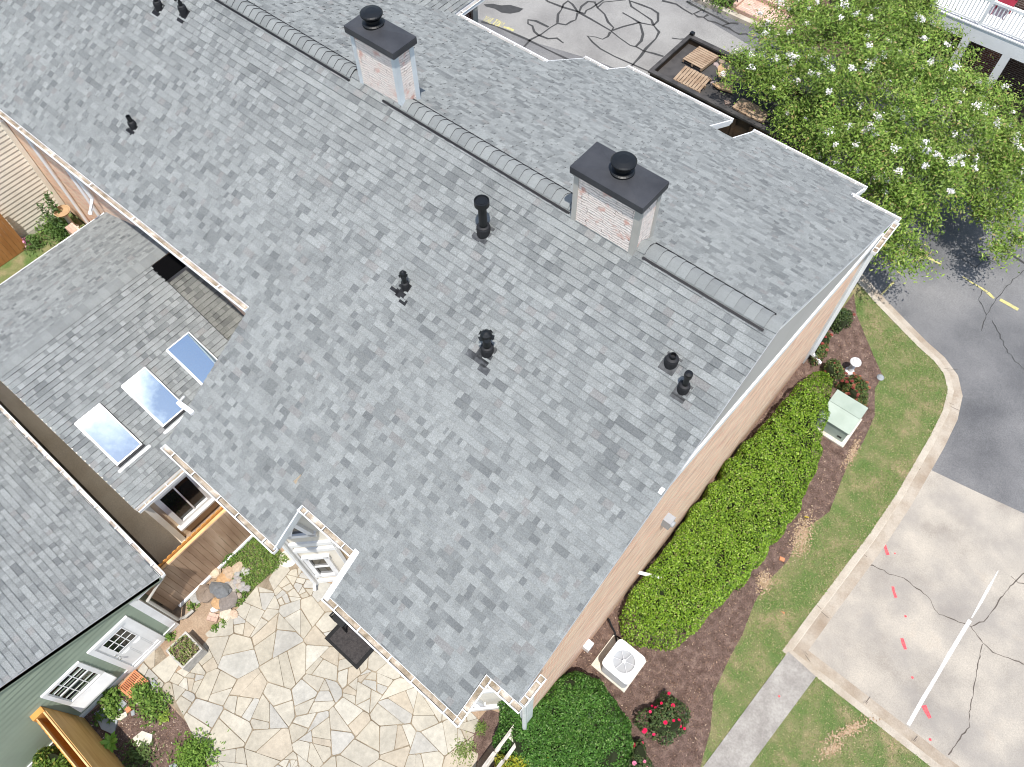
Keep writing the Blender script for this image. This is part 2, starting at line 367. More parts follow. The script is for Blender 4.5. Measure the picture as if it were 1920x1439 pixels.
def raw_mesh(name, V, F, C, mat, parent=None, loc=None, smooth=False):
    """quads from numpy arrays: V (n,3) world, F (m,4), C (m,3) tint"""
    o0 = np.array(loc if loc is not None else (parent['_o'] if parent is not None else (0, 0, 0)), float)
    me = bpy.data.meshes.new(name); V = V-o0; k = F.shape[1]; m = len(F)
    me.vertices.add(len(V)); me.vertices.foreach_set('co', V.astype(np.float32).ravel())
    me.loops.add(m*k); me.loops.foreach_set('vertex_index', F.astype(np.int32).ravel())
    me.polygons.add(m); me.polygons.foreach_set('loop_start', np.arange(0, m*k, k, dtype=np.int32))
    me.polygons.foreach_set('loop_total', np.full(m, k, dtype=np.int32))
    me.materials.append(mat)
    me.update(calc_edges=True)
    ca = me.color_attributes.new('tint', 'FLOAT_COLOR', 'CORNER')
    C4 = np.ones((m, k, 4), np.float32); C4[:, :, :3] = C[:, None, :]
    ca.data.foreach_set('color', C4.ravel())
    ob = bpy.data.objects.new(name, me); COL.objects.link(ob)
    if parent is not None: ob.parent = parent
    else: ob.location = o0
    ob['_o'] = [float(x) for x in o0]
    return ob

def tag(o, label=None, cat=None, group=None, kind=None):
    if label: o['label'] = label
    if cat: o['category'] = cat
    if group: o['group'] = group
    if kind: o['kind'] = kind
    return o
def thing(name, loc, label, cat, group=None):
    o = bpy.data.objects.new(name, None); COL.objects.link(o); o.location = loc
    o.empty_display_size = 0.2
    o['_o'] = [float(x) for x in loc]
    return tag(o, label, cat, group)
def struct(name, mb, mat, **k): return tag(mb.build(name, mat, **k), kind='structure')
def copy_tree(o, parent=None):
    c = o.copy(); COL.objects.link(c)
    if parent is not None: c.parent = parent
    for ch in list(o.children): copy_tree(ch, c)
    return c

# ------------------------------------------------------------------ leaves
def pip(P, poly):
    x, y = P[:, 0], P[:, 1]; ins = np.zeros(len(P), bool); n = len(poly); j = n-1
    for i in range(n):
        xi, yi = poly[i]; xj, yj = poly[j]
        c = ((yi > y) != (yj > y)) & (x < (xj-xi)*(y-yi)/((yj-yi) if yj != yi else 1e-9)+xi)
        ins ^= c; j = i
    return ins
def sample_poly(poly, n, rng=None):
    rng = rng or RNG
    a = np.array(poly); lo, hi = a.min(0), a.max(0); out = np.zeros((0, 2))
    while len(out) < n:
        p = lo+(hi-lo)*rng.random((n*2, 2)); out = np.vstack([out, p[pip(p, poly)]])
    return out[:n]
def leaf_arrays(P, Nn, ln, wd, pal, wts=None, spread=0.9, rng=None, fold=0.15, var=0.18):
    """one folded rhombus leaf per point"""
    rng = rng or RNG; n = len(P)
    d = rng.normal(size=(n, 3)); d /= np.linalg.norm(d, axis=1)[:, None]
    nr = Nn+spread*d; nr /= np.linalg.norm(nr, axis=1)[:, None]
    t = rng.normal(size=(n, 3)); t -= nr*(t*nr).sum(1)[:, None]; t /= np.linalg.norm(t, axis=1)[:, None]
    b = np.cross(nr, t)
    l = ln*(0.65+0.7*rng.random(n))[:, None]; w = wd*(0.65+0.7*rng.random(n))[:, None]
    V = np.stack([P-t*l*.5, P+b*w*.5+nr*w*fold, P+t*l*.5, P-b*w*.5+nr*w*fold], 1).reshape(-1, 3)
    F = np.arange(n*4).reshape(n, 4)
    pal = np.array(pal); k = rng.choice(len(pal), n, p=wts)
    C = pal[k]*(1+var*(rng.random((n, 1))*2-1))
    return V, F, C
def join_arrays(parts):
    V = []; F = []; C = []; o = 0
    for v, f, c in parts: V.append(v); F.append(f+o); C.append(c); o += len(v)
    return np.vstack(V), np.vstack(F), np.vstack(C)
def mound_points(poly, h, n, p=4.0, z0=0.0, lump=0.08, rng=None, side=0.45):
    """points and normals on a flat-topped mound over a star-shaped polygon"""
    rng = rng or RNG; a = np.array(poly); c = a.mean(0); m = len(a)
    ns = int(n*side); nt = n-ns
    tp = sample_poly(poly, nt, rng)
    th = np.arctan2(a[:, 1]-c[1], a[:, 0]-c[0]); rr = np.hypot(a[:, 0]-c[0], a[:, 1]-c[1]); od = np.argsort(th); th, rr = th[od], rr[od]
    TH = np.linspace(-PI, PI, 361)
    # boundary radius by segment intersection in polar form
    RR = np.zeros(361)
    for i, t in enumerate(TH):
        best = 0; dx, dy = math.cos(t), math.sin(t)
        for k in range(m):
            x1, y1 = a[k]-c; x2, y2 = a[(k+1) % m]-c
            den = dx*(y2-y1)-dy*(x2-x1)
            if abs(den) < 1e-9: continue
            s_ = (x1*(y2-y1)-y1*(x2-x1))/den; u = (x1*dy-y1*dx)/den
            if s_ > 0 and -1e-6 <= u <= 1+1e-6: best = max(best, s_)
        RR[i] = best
    def rb(t): return np.interp(t, TH, RR)
    q = tp-c; t = np.arctan2(q[:, 1], q[:, 0]); rho = np.hypot(q[:, 0], q[:, 1])/rb(t)
    z = h*np.power(np.clip(1-rho**p, 0, 1), 1/p)
    P1 = np.column_stack([tp, z]); g = (rho**(p-1))[:, None]
    N1 = np.column_stack([np.cos(t), np.sin(t), np.zeros(nt)])*g+np.array([0, 0, 1])*(1-g*.7)
    t2 = rng.random(ns)*2*PI-PI; zz = h*(0.05+0.9*rng.random(ns)); r2 = np.power(1-(zz/h)**p, 1/p)*rb(t2)
    P2 = np.column_stack([c[0]+r2*np.cos(t2), c[1]+r2*np.sin(t2), zz])
    N2 = np.column_stack([np.cos(t2), np.sin(t2), 0.25+zz/h*.5])
    P = np.vstack([P1, P2]); Nn = np.vstack([N1, N2]); Nn /= np.linalg.norm(Nn, axis=1)[:, None]
    # lumps
    f = lump*(np.sin(P[:, 0]*4.1+P[:, 1]*2.3)*np.sin(P[:, 1]*5.3-P[:, 0]*1.7)+0.7*np.sin(P[:, 0]*9.7+1)*np.sin(P[:, 1]*8.9+2))
    P = P+Nn*f[:, None]+Nn*(rng.random((len(P), 1))-.6)*0.10
    P[:, 2] = np.maximum(P[:, 2], 0.02)+z0
    return P, Nn, c
def inset(poly, k):
    a = np.array(poly); c = a.mean(0); return [tuple(c+(p-c)*k) for p in a]

# ------------------------------------------------------------------ lap siding and gutters
def siding(mb, o, t, n, z0, z1, ext, e=0.115, lip=0.010):
    """clapboards on a vertical wall: o origin (x,y), t along, n outward; ext(z) -> (a, b) span along t"""
    o = np.array([*o, 0.]); t = np.array([*t, 0.]); n = np.array([*n, 0.]); z = z0
    while z < z1-1e-6:
        zt = min(z+e, z1); a0, b0 = ext(z); a1, b1 = ext(zt)
        if b0-a0 > 0.01:
            P = [o+t*a0+n*lip, o+t*b0+n*lip, o+t*b1+n*0.002, o+t*a1+n*0.002]
            zz = [z, z, zt, zt]; q = [p+np.array([0, 0, w]) for p, w in zip(P, zz)]
            if np.dot(np.cross(q[1]-q[0], q[2]-q[0]), n) < 0: q = q[::-1]
            mb.face(q)
            u = [o+t*a0, o+t*b0, o+t*b0+n*lip, o+t*a0+n*lip]; mb.face([p+np.array([0, 0, z]) for p in u])
        z = zt
    return mb
def gutter(parent, p, q, out, w=0.115, d=0.10, straps=5, name='gutter', silt='silt'):
    """open box gutter from p to q (inner top edge), out = outward unit vector"""
    p, q, out = np.array(p, float), np.array(q, float), np.array(out, float); a = q-p; up = np.array([0, 0, 1.])
    g = MB()
    g.obox(p-up*d, a, out*0.008, up*d)
    g.obox(p-up*d+out*0.008, a, out*(w-.016), up*0.008)
    g.obox(p-up*d+out*(w-.008), a, out*0.012, up*(d+.004))
    g.obox(p+out*(w+.004), a, out*0.014, up*0.012)
    Lh = np.linalg.norm(a); e = a/Lh
    g.obox(p-up*d+out*.008, e*.006, out*(w-.016), up*d); g.obox(q-e*.006-up*d+out*.008, e*.006, out*(w-.016), up*d)
    o = g.build(name, MT['white'], parent)
    s = MB(); s.obox(p-up*(d-.010)+out*.010+e*.01, a-e*.02, out*(w-.020), up*0.016); s.build('gutter_silt', MT[silt], o)
    for k in range(straps):
        c = p+a*((k+.5+.35*(random.random()-.5))/straps)
        s = MB(); s.obox(c-up*.006+out*.002, e*.022, out*(w+.002), up*.014); s.build('gutter_strap', MT['white'], o)
    return o

# ------------------------------------------------------------------ shingles
TONES = np.array([(0.247, 0.258, 0.252), (0.230, 0.241, 0.236), (0.212, 0.222, 0.218), (0.192, 0.202, 0.199), (0.170, 0.179, 0.177), (0.150, 0.158, 0.158), (0.214, 0.213, 0.207)])
TW = np.array([0.20, 0.24, 0.20, 0.16, 0.12, 0.05, 0.03])
EDGE = (0.016, 0.017, 0.018)
def shingles(name, org, u, s, rects, parent, seed, expo=0.134, tones=None, mat=None):
    """laminated shingle courses: org + u*a + s*b, b measured down the slope; rects = (a0, a1, b0, b1)"""
    rg = np.random.default_rng(seed); tones = TONES if tones is None else tones
    org, u, s = np.array(org, float), np.array(u, float), np.array(s, float)
    nrm = np.cross(u, s); nrm = nrm if nrm[2] > 0 else -nrm
    A0 = min(r[0] for r in rects)-.3; A1 = max(r[1] for r in rects)+.3
    B0 = min(r[2] for r in rects); B1 = max(r[3] for r in rects)
    V = []; C = []
    base_c = np.zeros(3)
    for k in range(int(math.floor(B0/expo)), int(math.ceil(B1/expo))):
        e0, e1 = k*expo, (k+1)*expo
        xs = [A0+rg.random()*.2]; cs = []; hs = []
        # each course: metre-long shingles whose blend drifts, cut into teeth of uneven width
        drift = rg.integers(0, 2)
        while xs[-1] < A1:
            w = rg.choice([0.07, 0.11, 0.14, 0.17, 0.21, 0.28, 0.38], p=[.1, .2, .24, .2, .14, .08, .04])*(0.72+.3*rg.random())
            xs.append(xs[-1]+w); i = rg.choice(len(tones), p=TW)
            cs.append(tones[i]*(0.93+.14*rg.random())); hs.append(0.014 if rg.random() < .45 else 0.025)
        for (a0, a1, b0, b1) in rects:
            f0, f1 = max(e0, b0), min(e1, b1)
            if f1-f0 < 0.004: continue
            for x0, x1, c, h in zip(xs[:-1], xs[1:], cs, hs):
                p, q = max(x0, a0), min(x1, a1)
                if q-p < 0.002: continue
                hu = 0.002; hl = h
                A = org+u*p+s*f0+nrm*hu; B = org+u*q+s*f0+nrm*hu; Cc = org+u*q+s*f1+nrm*hl; D = org+u*p+s*f1+nrm*hl
                V += [D, Cc, B, A]; C.append(c)
                V += [D-nrm*hl, Cc-nrm*hl, Cc, D]; C.append(np.array(EDGE)+c*.08)
    V = np.array(V); F = np.arange(len(V)).reshape(-1, 4)
    a, b, c_ = V[F[0][0]], V[F[0][1]], V[F[0][2]]
    if np.dot(np.cross(b-a, c_-b), nrm) < 0: F = F[:, ::-1].copy()
    return raw_mesh(name, V, F, np.array(C), mat or MT['shingle'], parent)

def ridge_caps(name, parent, p, q, half, drop, lift, seed, step=0.2, ends=False):
    """overlapping bent cap pieces along a ridge from p to q; drop = (left, right) fall of the two slopes per metre"""
    rg = np.random.default_rng(seed); p, q = np.array(p, float), np.array(q, float); d = q-p; n = np.linalg.norm(d); e = d/n
    side = np.array([-e[1], e[0], 0]); mb = MB(); k = 0; x = 0.0
    while x < n-1e-3:
        x1 = min(x+step+.05, n); c = TONES[rg.choice([0, 1, 1, 2, 2])]*(0.92+.12*rg.random())
        for sgn, dr in ((1, drop[0]), (-1, drop[1])):
            prev = None
            for f in (0, .25, .6, 1.0):
                w = half*f; z = -dr*w*(0.55+.45*f)
                a = p+e*x+side*sgn*w+np.array([0, 0, z+lift+.002]); b = p+e*x1+side*sgn*w+np.array([0, 0, z+lift+.022])
                if prev is not None:
                    q4 = [prev[0], prev[1], b, a]
                    if np.cross(q4[1]-q4[0], q4[2]-q4[1])[2] < 0: q4 = q4[::-1]
                    mb.face(q4, tint=c)
                    mb.face([prev[1]-np.array([0, 0, .02]), b-np.array([0, 0, .02]), b, prev[1]], tint=(.05, .05, .055))
                prev = (a, b)
        x += step; k += 1
    return mb.build(name, MT['ridgecap'], parent, use_tint=True)

# ------------------------------------------------------------------ the brick townhouse
AY, AZ, SR, SF = 7.68, 9.69, 0.579, 0.540            # ridge line and the two pitches
def zr(y): return AZ-SR*(AY-y)
def zf(y): return AZ-SF*(y-AY)
def RR(px, py): return onP(px, py, (0, -SR, 1), AZ-SR*AY)
def FF(px, py): return onP(px, py, (0, SF, 1), AZ+SF*AY)
house = thing('brick_townhouse', (-8, 7.7, 0), 'long brick townhouse whose grey shingled gable roof with two chimneys fills the photo', 'townhouse')
XR = -1.24                                            # rake edge
XE = -30.0
kr = math.hypot(1, SR); kf = math.hypot(1, SF)
def sr_(y): return (AY-y)*kr                          # slope distance below the ridge
def sf_(y): return (y-AY)*kf
rear_rects = [(-1.93, XR, 0.0, sr_(1.35)), (-5.08, -1.93, 0.0, sr_(0.58)), (-6.48, -5.08, 0.0, sr_(1.41)), (-9.78, -6.48, 0.0, sr_(0.58)), (XE, -9.78, 0.0, sr_(3.42))]
front_rects = [(-2.36, XR, 0, sf_(15.12)), (-5.53, -2.36, 0, sf_(16.18)), (-6.25, -5.53, 0, sf_(14.9)), (-9.62, -6.25, 0, sf_(16.18)), (-10.35, -9.62, 0, sf_(15.1)), (XE, -10.35, 0, sf_(13.3))]
roof = shingles('roof', (0, AY, AZ), (1, 0, 0), (0, -1/kr, -SR/kr), rear_rects, house, 5)
roof_f = shingles('roof', (0, AY, AZ), (1, 0, 0), (0, 1/kf, -SF/kf), front_rects, house, 6)
# roof deck under the shingles (gives the slopes thickness), one slab per slope
def deck(rects, sgn, slope, k):
    mb = MB()
    for a0, a1, b0, b1 in rects:
        y0 = AY+sgn*b0/k; y1 = AY+sgn*b1/k
        P = [(a0, y0, AZ-slope*abs(y0-AY)), (a1, y0, AZ-slope*abs(y0-AY)), (a1, y1, AZ-slope*abs(y1-AY)), (a0, y1, AZ-slope*abs(y1-AY))]
        T = [(x, y, z-.004) for x, y, z in P]; B = [(x, y, z-.14) for x, y, z in P]
        if sgn < 0: T, B = T[::-1], B[::-1]
        mb.face(T); mb.face(B[::-1])
        for i in range(4):
            j = (i+1) % 4; mb.face([B[i], B[j], T[j], T[i]])
    return mb
o = deck(rear_rects, -1, SR, kr).build('roof_deck', MT['deckedge'], house)
o = deck(front_rects, 1, SF, kf).build('roof_deck', MT['white'], house)
# front cross gable beyond the far chimney
cgx, cgz = -13.4, zf(13.3)
XC = cgx-4.9
shingles('roof', (XC, 7.1, cgz+4.9*SF), (0, 1, 0), (1/kf, 0, -SF/kf), [(3.2, 7.5, 0.0, 4.9*kf)], house, 9)
mb = MB(); mb.face([(cgx, 10.2, cgz-.02), (cgx, 14.6, cgz-.02), (XC, 14.6, cgz+4.9*SF-.02), (XC, 10.2, cgz+4.9*SF-.02)]); mb.build('roof_deck', MT['white'], house)

# ridge vents and plain caps between them
def ridge_vent(x0, x1, seed):
    o = ridge_caps('ridge_vent', house, (x0, AY, AZ), (x1, AY, AZ), 0.165, (SF, SR), 0.018, seed, step=0.18)
    mb = MB()
    for sy, sl in ((-1, SR), (1, SF)):
        y = AY+sy*.167; z = AZ-sl*.167
        d = np.array([0, sy, -sl])/math.hypot(1, sl); n = np.array([0, sy*sl, 1])/math.hypot(1, sl)
        mb.obox(np.array([x0-.02, y, z])+n*.004, (x1-x0+.04, 0, 0), d*(.040 if sy < 0 else .02), n*(.022 if sy < 0 else .026))
        k = 0
        for xx in np.arange(x0, x1, .028):                # louvre ribs
            mb.obox(np.array([xx, y, z])+n*.004+d*(.01 if sy < 0 else .005), (.012, 0, 0), d*(.037 if sy < 0 else .018), n*.027)
    mb.build('vent_louvre', MT['rubber'], o)
    return o
ridge_vent(-9.62, -5.2, 31); ridge_vent(-3.66, -1.44, 32); ridge_vent(-15.2, -10.55, 33); ridge_vent(-24, -16.5, 34)
ridge_caps('ridge_cap', house, (-1.44, AY, AZ), (XR, AY, AZ), 0.15, (SF, SR), 0.012, 35)
ridge_caps('ridge_cap', house, (-3.86, AY, AZ), (-3.68, AY, AZ), 0.15, (SF, SR), 0.012, 36)
ridge_caps('ridge_cap', house, (-16.5, AY, AZ), (-15.22, AY, AZ), 0.15, (SF, SR), 0.012, 37)

# gable end: brick wall, pale panel under the peak, trims
XW = -1.33
def wall_poly(name, X, pts, mat, out=1):
    mb = MB(); P = [(X, y, z) for y, z in pts]; uv = [(y, z) for y, z in pts]
    a = np.cross(np.array(P[1])-np.array(P[0]), np.array(P[2])-np.array(P[1]))
    area = sum(pts[i][0]*pts[(i+1) % len(pts)][1]-pts[(i+1) % len(pts)][0]*pts[i][1] for i in range(len(pts)))
    if area*out < 0: P, uv = P[::-1], uv[::-1]
    mb.face(P, uv); return mb.build(name, mat, house)
wall_poly('brick_wall', XW, [(1.72, 0), (14.78, 0), (14.78, zf(14.78)-.1), (AY, AZ-.1), (1.72, zr(1.72)-.1)], MT['brick'])
pan = [(5.0, zr(5.0)-.03), (AY, AZ-.06), (14.5, zf(14.5)-.06), (14.5, 5.56)]
mb = MB(); P = [(XW+.03, y, z) for y, z in pan]; mb.face(P[::-1])
for i in range(4):
    a, b = P[i], P[(i+1) % 4]; mb.face([a, (XW, a[1], a[2]), (XW, b[1], b[2]), b])
mb.build('gable_panel', MT['soffitgrey'], house)
mb = MB(); mb.bar((XW+.035, 4.9, zr(5.0)-.06), (XW+.035, 14.5, 5.52), .07, .20); mb.build('gable_trim', MT['white'], house)
mb = MB()
mb.bar((XR-.02, 1.4, zr(1.4)-.10), (XR-.02, 5.1, zr(5.1)-.10), .03, .17); mb.build('rake_board', MT['white'], house)
mb = MB(); mb.bar((XR-.02, 5.1, zr(5.1)-.08), (XR-.02, AY, AZ-.08), .03, .12); mb.bar((XR-.02, AY, AZ-.08), (XR-.02, 15.1, zf(15.1)-.08), .03, .12)
mb.build('rake_board', MT['soffitgrey'], house)
mb = MB(); mb.bar((XR+.004, 1.36, zr(1.36)+.002), (XR+.004, AY, AZ+.002), .012, .016); mb.bar((XR+.004, AY, AZ+.002), (XR+.004, 15.12, zf(15.12)+.002), .012, .016)
mb.build('drip_edge', MT['greymetal'], house)
# front corner board and downspout
mb = MB(); mb.box(XW, XW+.05, 14.46, 14.80, 0.0, zf(14.8)-.2); mb.build('corner_board', MT['greytrim'], house)
mb = MB(); mb.box(XW+.05, XW+.13, 14.60, 14.70, 0.35, zf(14.8)-.3); mb.bar((XW+.09, 14.65, .40), (XW+.42, 14.65, .18), .09, .08, (0, 1, 0)); mb.build('downspout', MT['white'], house)
# body walls that close the house
mb = MB(); mb.obox((-9.55, .90, 0), (2.03, 0, 0), (0, .05, 0), (0, 0, zr(.9)-.15)); mb.obox((-4.75, 1.0, 0), (2.1, 0, 0), (0, .05, 0), (0, 0, zr(1.0)-.15))
mb.obox((-1.95, 1.72, 0), (.62, 0, 0), (0, .05, 0), (0, 0, zr(1.72)-.15)); mb.build('rear_wall', MT['creamwall'], house)
mb = MB(); mb.obox((-9.58, .95, 0), (.05, 0, 0), (0, 3.2, 0), (0, 0, zr(.95)-.2)); mb.build('side_wall', MT['creamwall'], house)
mb = MB(); mb.obox((-4.75, 1.05, 0), (.05, 0, 0), (0, 1.6, 0), (0, 0, zr(1.05)-.2)); mb.obox((-6.6, 2.6, 0), (1.9, 0, 0), (0, .05, 0), (0, 0, zr(2.6)-.2)); mb.build('recess_wall', MT['creamwall'], house)
mb = MB(); yb = 4.15
mb.face([(XE, yb, 0), (-9.6, yb, 0), (-9.6, yb, zr(yb)-.1), (XE, yb, zr(yb)-.1)], [(XE, 0), (-9.6, 0), (-9.6, zr(yb)), (XE, zr(yb))]); mb.build('brick_wall', MT['brick'], house)
mb = MB(); mb.obox((-10.3, 14.7, 0), (9.0, 0, 0), (0, .1, 0), (0, 0, zf(14.8)-.15)); mb.obox((-9.6, 15.6, 0), (3.3, 0, 0), (0, .1, 0), (0, 0, zf(15.7)-.15)); mb.obox((-5.4, 15.6, 0), (3.0, 0, 0), (0, .1, 0), (0, 0, zf(15.7)-.15))
mb.build('front_wall', MT['creamwall'], house)
# brick wing wall under the cross gable with its corner trim
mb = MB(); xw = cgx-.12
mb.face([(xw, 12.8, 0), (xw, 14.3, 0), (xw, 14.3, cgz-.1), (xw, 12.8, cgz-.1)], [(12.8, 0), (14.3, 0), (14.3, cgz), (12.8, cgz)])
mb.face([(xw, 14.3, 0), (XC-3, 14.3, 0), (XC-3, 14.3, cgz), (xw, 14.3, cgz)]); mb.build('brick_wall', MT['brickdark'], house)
mb = MB(); mb.obox((xw-.02, 14.14, 0), (.06, 0, 0), (0, .18, 0), (0, 0, cgz-.1)); mb.obox((xw+.04, 14.04, .3), (.08, 0, 0), (0, .08, 0), (0, 0, cgz-.4)); mb.build('corner_board', MT['beige'], house)

# gutters
OUTR, OUTF, OUTX = (0, -1, 0), (0, 1, 0), (1, 0, 0)
def rg_(x0, x1, y, st): return gutter(house, (x0, y-.01, zr(y)-.015), (x1, y-.01, zr(y)-.015), OUTR, straps=st, silt='silt')
rg_(-9.80, -6.42, .58, 5); rg_(-5.10, -1.80, .58, 5); rg_(-6.48, -5.10, 1.41, 3); rg_(-1.80, XR+.12, 1.35, 2); rg_(XE, -9.80, 3.42, 14)
gutter(house, (-1.92, .46, zr(.58)-.05), (-1.92, 1.34, zr(1.34)-.02), OUTX, straps=2)
gutter(house, (XR+.01, 1.36, zr(1.36)-.03), (XR+.01, 1.92, zr(1.36)-.03), OUTX, straps=2)
gutter(house, (XR+.01, 13.95, zf(15.12)-.03), (XR+.01, 15.1, zf(15.12)-.03), OUTX, straps=3)
def fg(x0, x1, y, st): return gutter(house, (x1, y+.01, zf(y)-.015), (x0, y+.01, zf(y)-.015), OUTF, straps=st, w=.11)
fg(-2.40, XR+.1, 15.12, 2); fg(-5.58, -2.30, 16.18, 5); fg(-9.66, -6.2, 16.18, 5); fg(-10.4, -9.60, 15.1, 2); fg(-13.3, -10.3, 13.3, 4)
gutter(house, (cgx+.01, 13.3, cgz-.02), (cgx+.01, 14.62, cgz-.02), OUTX, straps=2)
# rake edges of the stepped eaves: white fascia
def rk(x, y0, y1, z, w=.035): MB().bar((x, y0, z(y0)-.07), (x, y1, z(y1)-.07), w, .15).build('rake_board', MT['white'], house)
rk(-5.10+.02, .56, 1.42, zr); rk(-2.34, 15.12, 16.2, zf); rk(-5.55, 14.9, 16.2, zf); rk(-6.23, 14.9, 16.2, zf); rk(-9.64, 15.1, 16.2, zf); rk(-10.37, 13.3, 15.1, zf, .02)
mb = MB(); mb.bar((-5.05, .5, zr(.5)-.0), (-5.05, 1.45, zr(1.45)+.0), .11, .05); mb.build('rake_flashing', MT['white'], house)
mb = MB(); mb.bar((-6.47, .56, zr(.56)-.1), (-6.47, 1.42, zr(1.42)-.1), .03, .2); mb.build('rake_board', MT['greytrim'], house)
# loose gutter elbow hanging off the stepped rake
mb = MB(); b0 = RR(336, 757); b1 = RR(362, 776); mb.bar((b0[0], b0[1], b0[2]+.05), (b1[0]+.02, b1[1], b1[2]+.04), .09, .07); mb.bar(tuple(b0+np.array([.02, .0, .06])), tuple(b0+np.array([.02, .16, .10])), .03, .03); mb.box(b0[0]+.08, b0[0]+.2, b0[1]-.05, b0[1]+.02, b0[2]+.08, b0[2]+.13)
mb.build('gutter_elbow', MT['white'], house)

# chamfered corner with the triangular window and the window below
A = np.array([-7.52, .89]); tD = np.array([1, 1])/2**.5; nD = np.array([1, -1])/2**.5
def onD(px, py):
    p = onP(px, py, (nD[0], nD[1], 0), nD @ A); return p
def corner_wall(A, Lw, h, mat):
    mb = MB(); siding(mb, A, tD, nD, 0.0, h, lambda z: (0, Lw), e=.14); return mb.build('corner_wall', mat, house)
corner_wall(A, .98, 5.75, MT['creamwall'])
B = A+tD*.98
mb = MB(); siding(mb, B, (0, 1), (1, 0), 0.0, 6.3, lambda z: (0, 1.4), e=.14); mb.build('corner_wall', MT['tansiding'], house)
def dpt(s, z, off=0.0, O=None):
    O = A if O is None else O; p = O+tD*s+nD*off; return np.array([p[0], p[1], z])
def window_poly(parent, pts, O, fw, name='window', pane_mat=None, sill=False, muntins=()):
    """window on a chamfer wall: pts (s, z) of the glass outline"""
    pts = [np.array(p, float) for p in pts]; c = sum(pts)/len(pts)
    mb = MB()
    for i in range(len(pts)):
        p, q = pts[i], pts[(i+1) % len(pts)]
        d = (q-p)/np.linalg.norm(q-p)
        mb.bar(dpt(*(p-d*fw*.7), .05, O), dpt(*(q+d*fw*.7), .05, O), fw, .07, (nD[0], nD[1], 0)) if False else mb.bar(dpt(*(p-d*fw*.7), .045, O), dpt(*(q+d*fw*.7), .045, O), .08, fw, (0, 0, 1) if abs(d[1]) < .9 else (tD[0], tD[1], 0))
    w = mb.build(name, MT['whitebright'], parent)
    g = MB(); g.face([dpt(p[0], p[1], .03, O) for p in pts]); g.build('pane', MT['glassdark'], w)
    for a, b in muntins:
        m = MB(); m.bar(dpt(*a, .05, O), dpt(*b, .05, O), .035, .035); m.build('muntin', MT['white'], w)
    return w
def s_of(p): return float((np.array(p[:2])-A) @ tD)
tri = [onD(*q) for q in [(538.7, 999), (563, 973), (584.8, 1001)]]
zt = (tri[0][2]+tri[2][2])/2
window_poly(house, [(s_of(tri[0]), zt), (s_of(tri[2])+.03, zt), ((s_of(tri[0])+s_of(tri[2]))/2+.02, zt+.82)], A, .13)
w4 = [onD(*q) for q in [(577, 1040), (616, 1041), (639, 1071), (604.6, 1073)]]
s0, s1 = .17, .64
window_poly(house, [(s0, .68), (s1, .68), (s1, 2.05), (s0, 2.05)], A, .12, muntins=[((s0, 1.36), (s1, 1.36))])
for z in (.16, 2.55, 2.95):
    mb = MB(); mb.bar(dpt(-.02, z, .03), dpt(1.0, z, .03), .06, .17); mb.build('band_board', MT['white'], house)
    mb = MB(); mb.bar((B[0]+.03, B[1], z), (B[0]+.03, B[1]+1.3, z), .06, .15); mb.build('band_board', MT['white'], house)
mb = MB(); p = dpt(-.03, 0, .03); mb.obox((p[0]-.06, p[1]-.06, 0), (.12, 0, 0), (0, .12, 0), (0, 0, 5.3)); p = dpt(.97, 0, .0); mb.obox((p[0]-.02, p[1]-.05, 0), (.07, 0, 0), (0, .07, 0), (0, 0, 5.9)); mb.build('corner_board', MT['white'], house)
mb = MB(); p = dpt(-.02, 0, .12); mb.tube([(p[0], p[1], 5.4), (p[0], p[1], .35), (p[0]+.08, p[1]-.12, .18)], .045, 8); mb.build('downspout', MT['white'], house)
# matching chamfer at the gable corner
A2 = np.array([-2.64, 1.06])
mb = MB(); siding(mb, A2, tD, nD, 0, 5.75, lambda z: (0, .95), e=.14); mb.build('corner_wall', MT['creamwall'], house)
window_poly(house, [(.16, .62), (.42, .62), (.29, 1.65)], A2, .11)
mb = MB(); mb.bar(dpt(-.05, .12, .04, A2), dpt(1.0, .12, .04, A2), .1, .24); mb.build('band_board', MT['white'], house); mb = MB(); mb.bar(dpt(-.02, 2.4, .03, A2), dpt(1.0, 2.4, .03, A2), .06, .17); mb.build('band_board', MT['white'], house)
mb = MB(); mb.box(-1.45, -1.25, 1.62, 1.80, 0, 5.6); mb.build('corner_board', MT['whitebright'], house)
mb = MB(); mb.tube([(-1.28, 1.52, 5.7), (-1.24, 1.50, 5.2), (-1.24, 1.52, .3)], .05, 8); mb.build('downspout', MT['whitebright'], house)
# small fittings on the gable wall
p = onX(1102, 1207, XW+.05); mb = MB(); mb.box(XW, XW+.16, p[1]-.11, p[1]+.11, .55, .82); mb.build('disconnect_box', MT['white'], house)
p = onX(1254, 978, XW+.1); mb = MB(); mb.box(XW, XW+.18, p[1]-.10, p[1]+.10, max(p[2]-.18, 1.2), max(p[2]+.15, 1.6)); mb.lathe((XW+.18, p[1], max(p[2], 1.4)), [(.07, 0), (.07, .05), (.0, .06)], 16, (1, 0, 0)); mb.build('meter_box', MT['greymetal'], house)
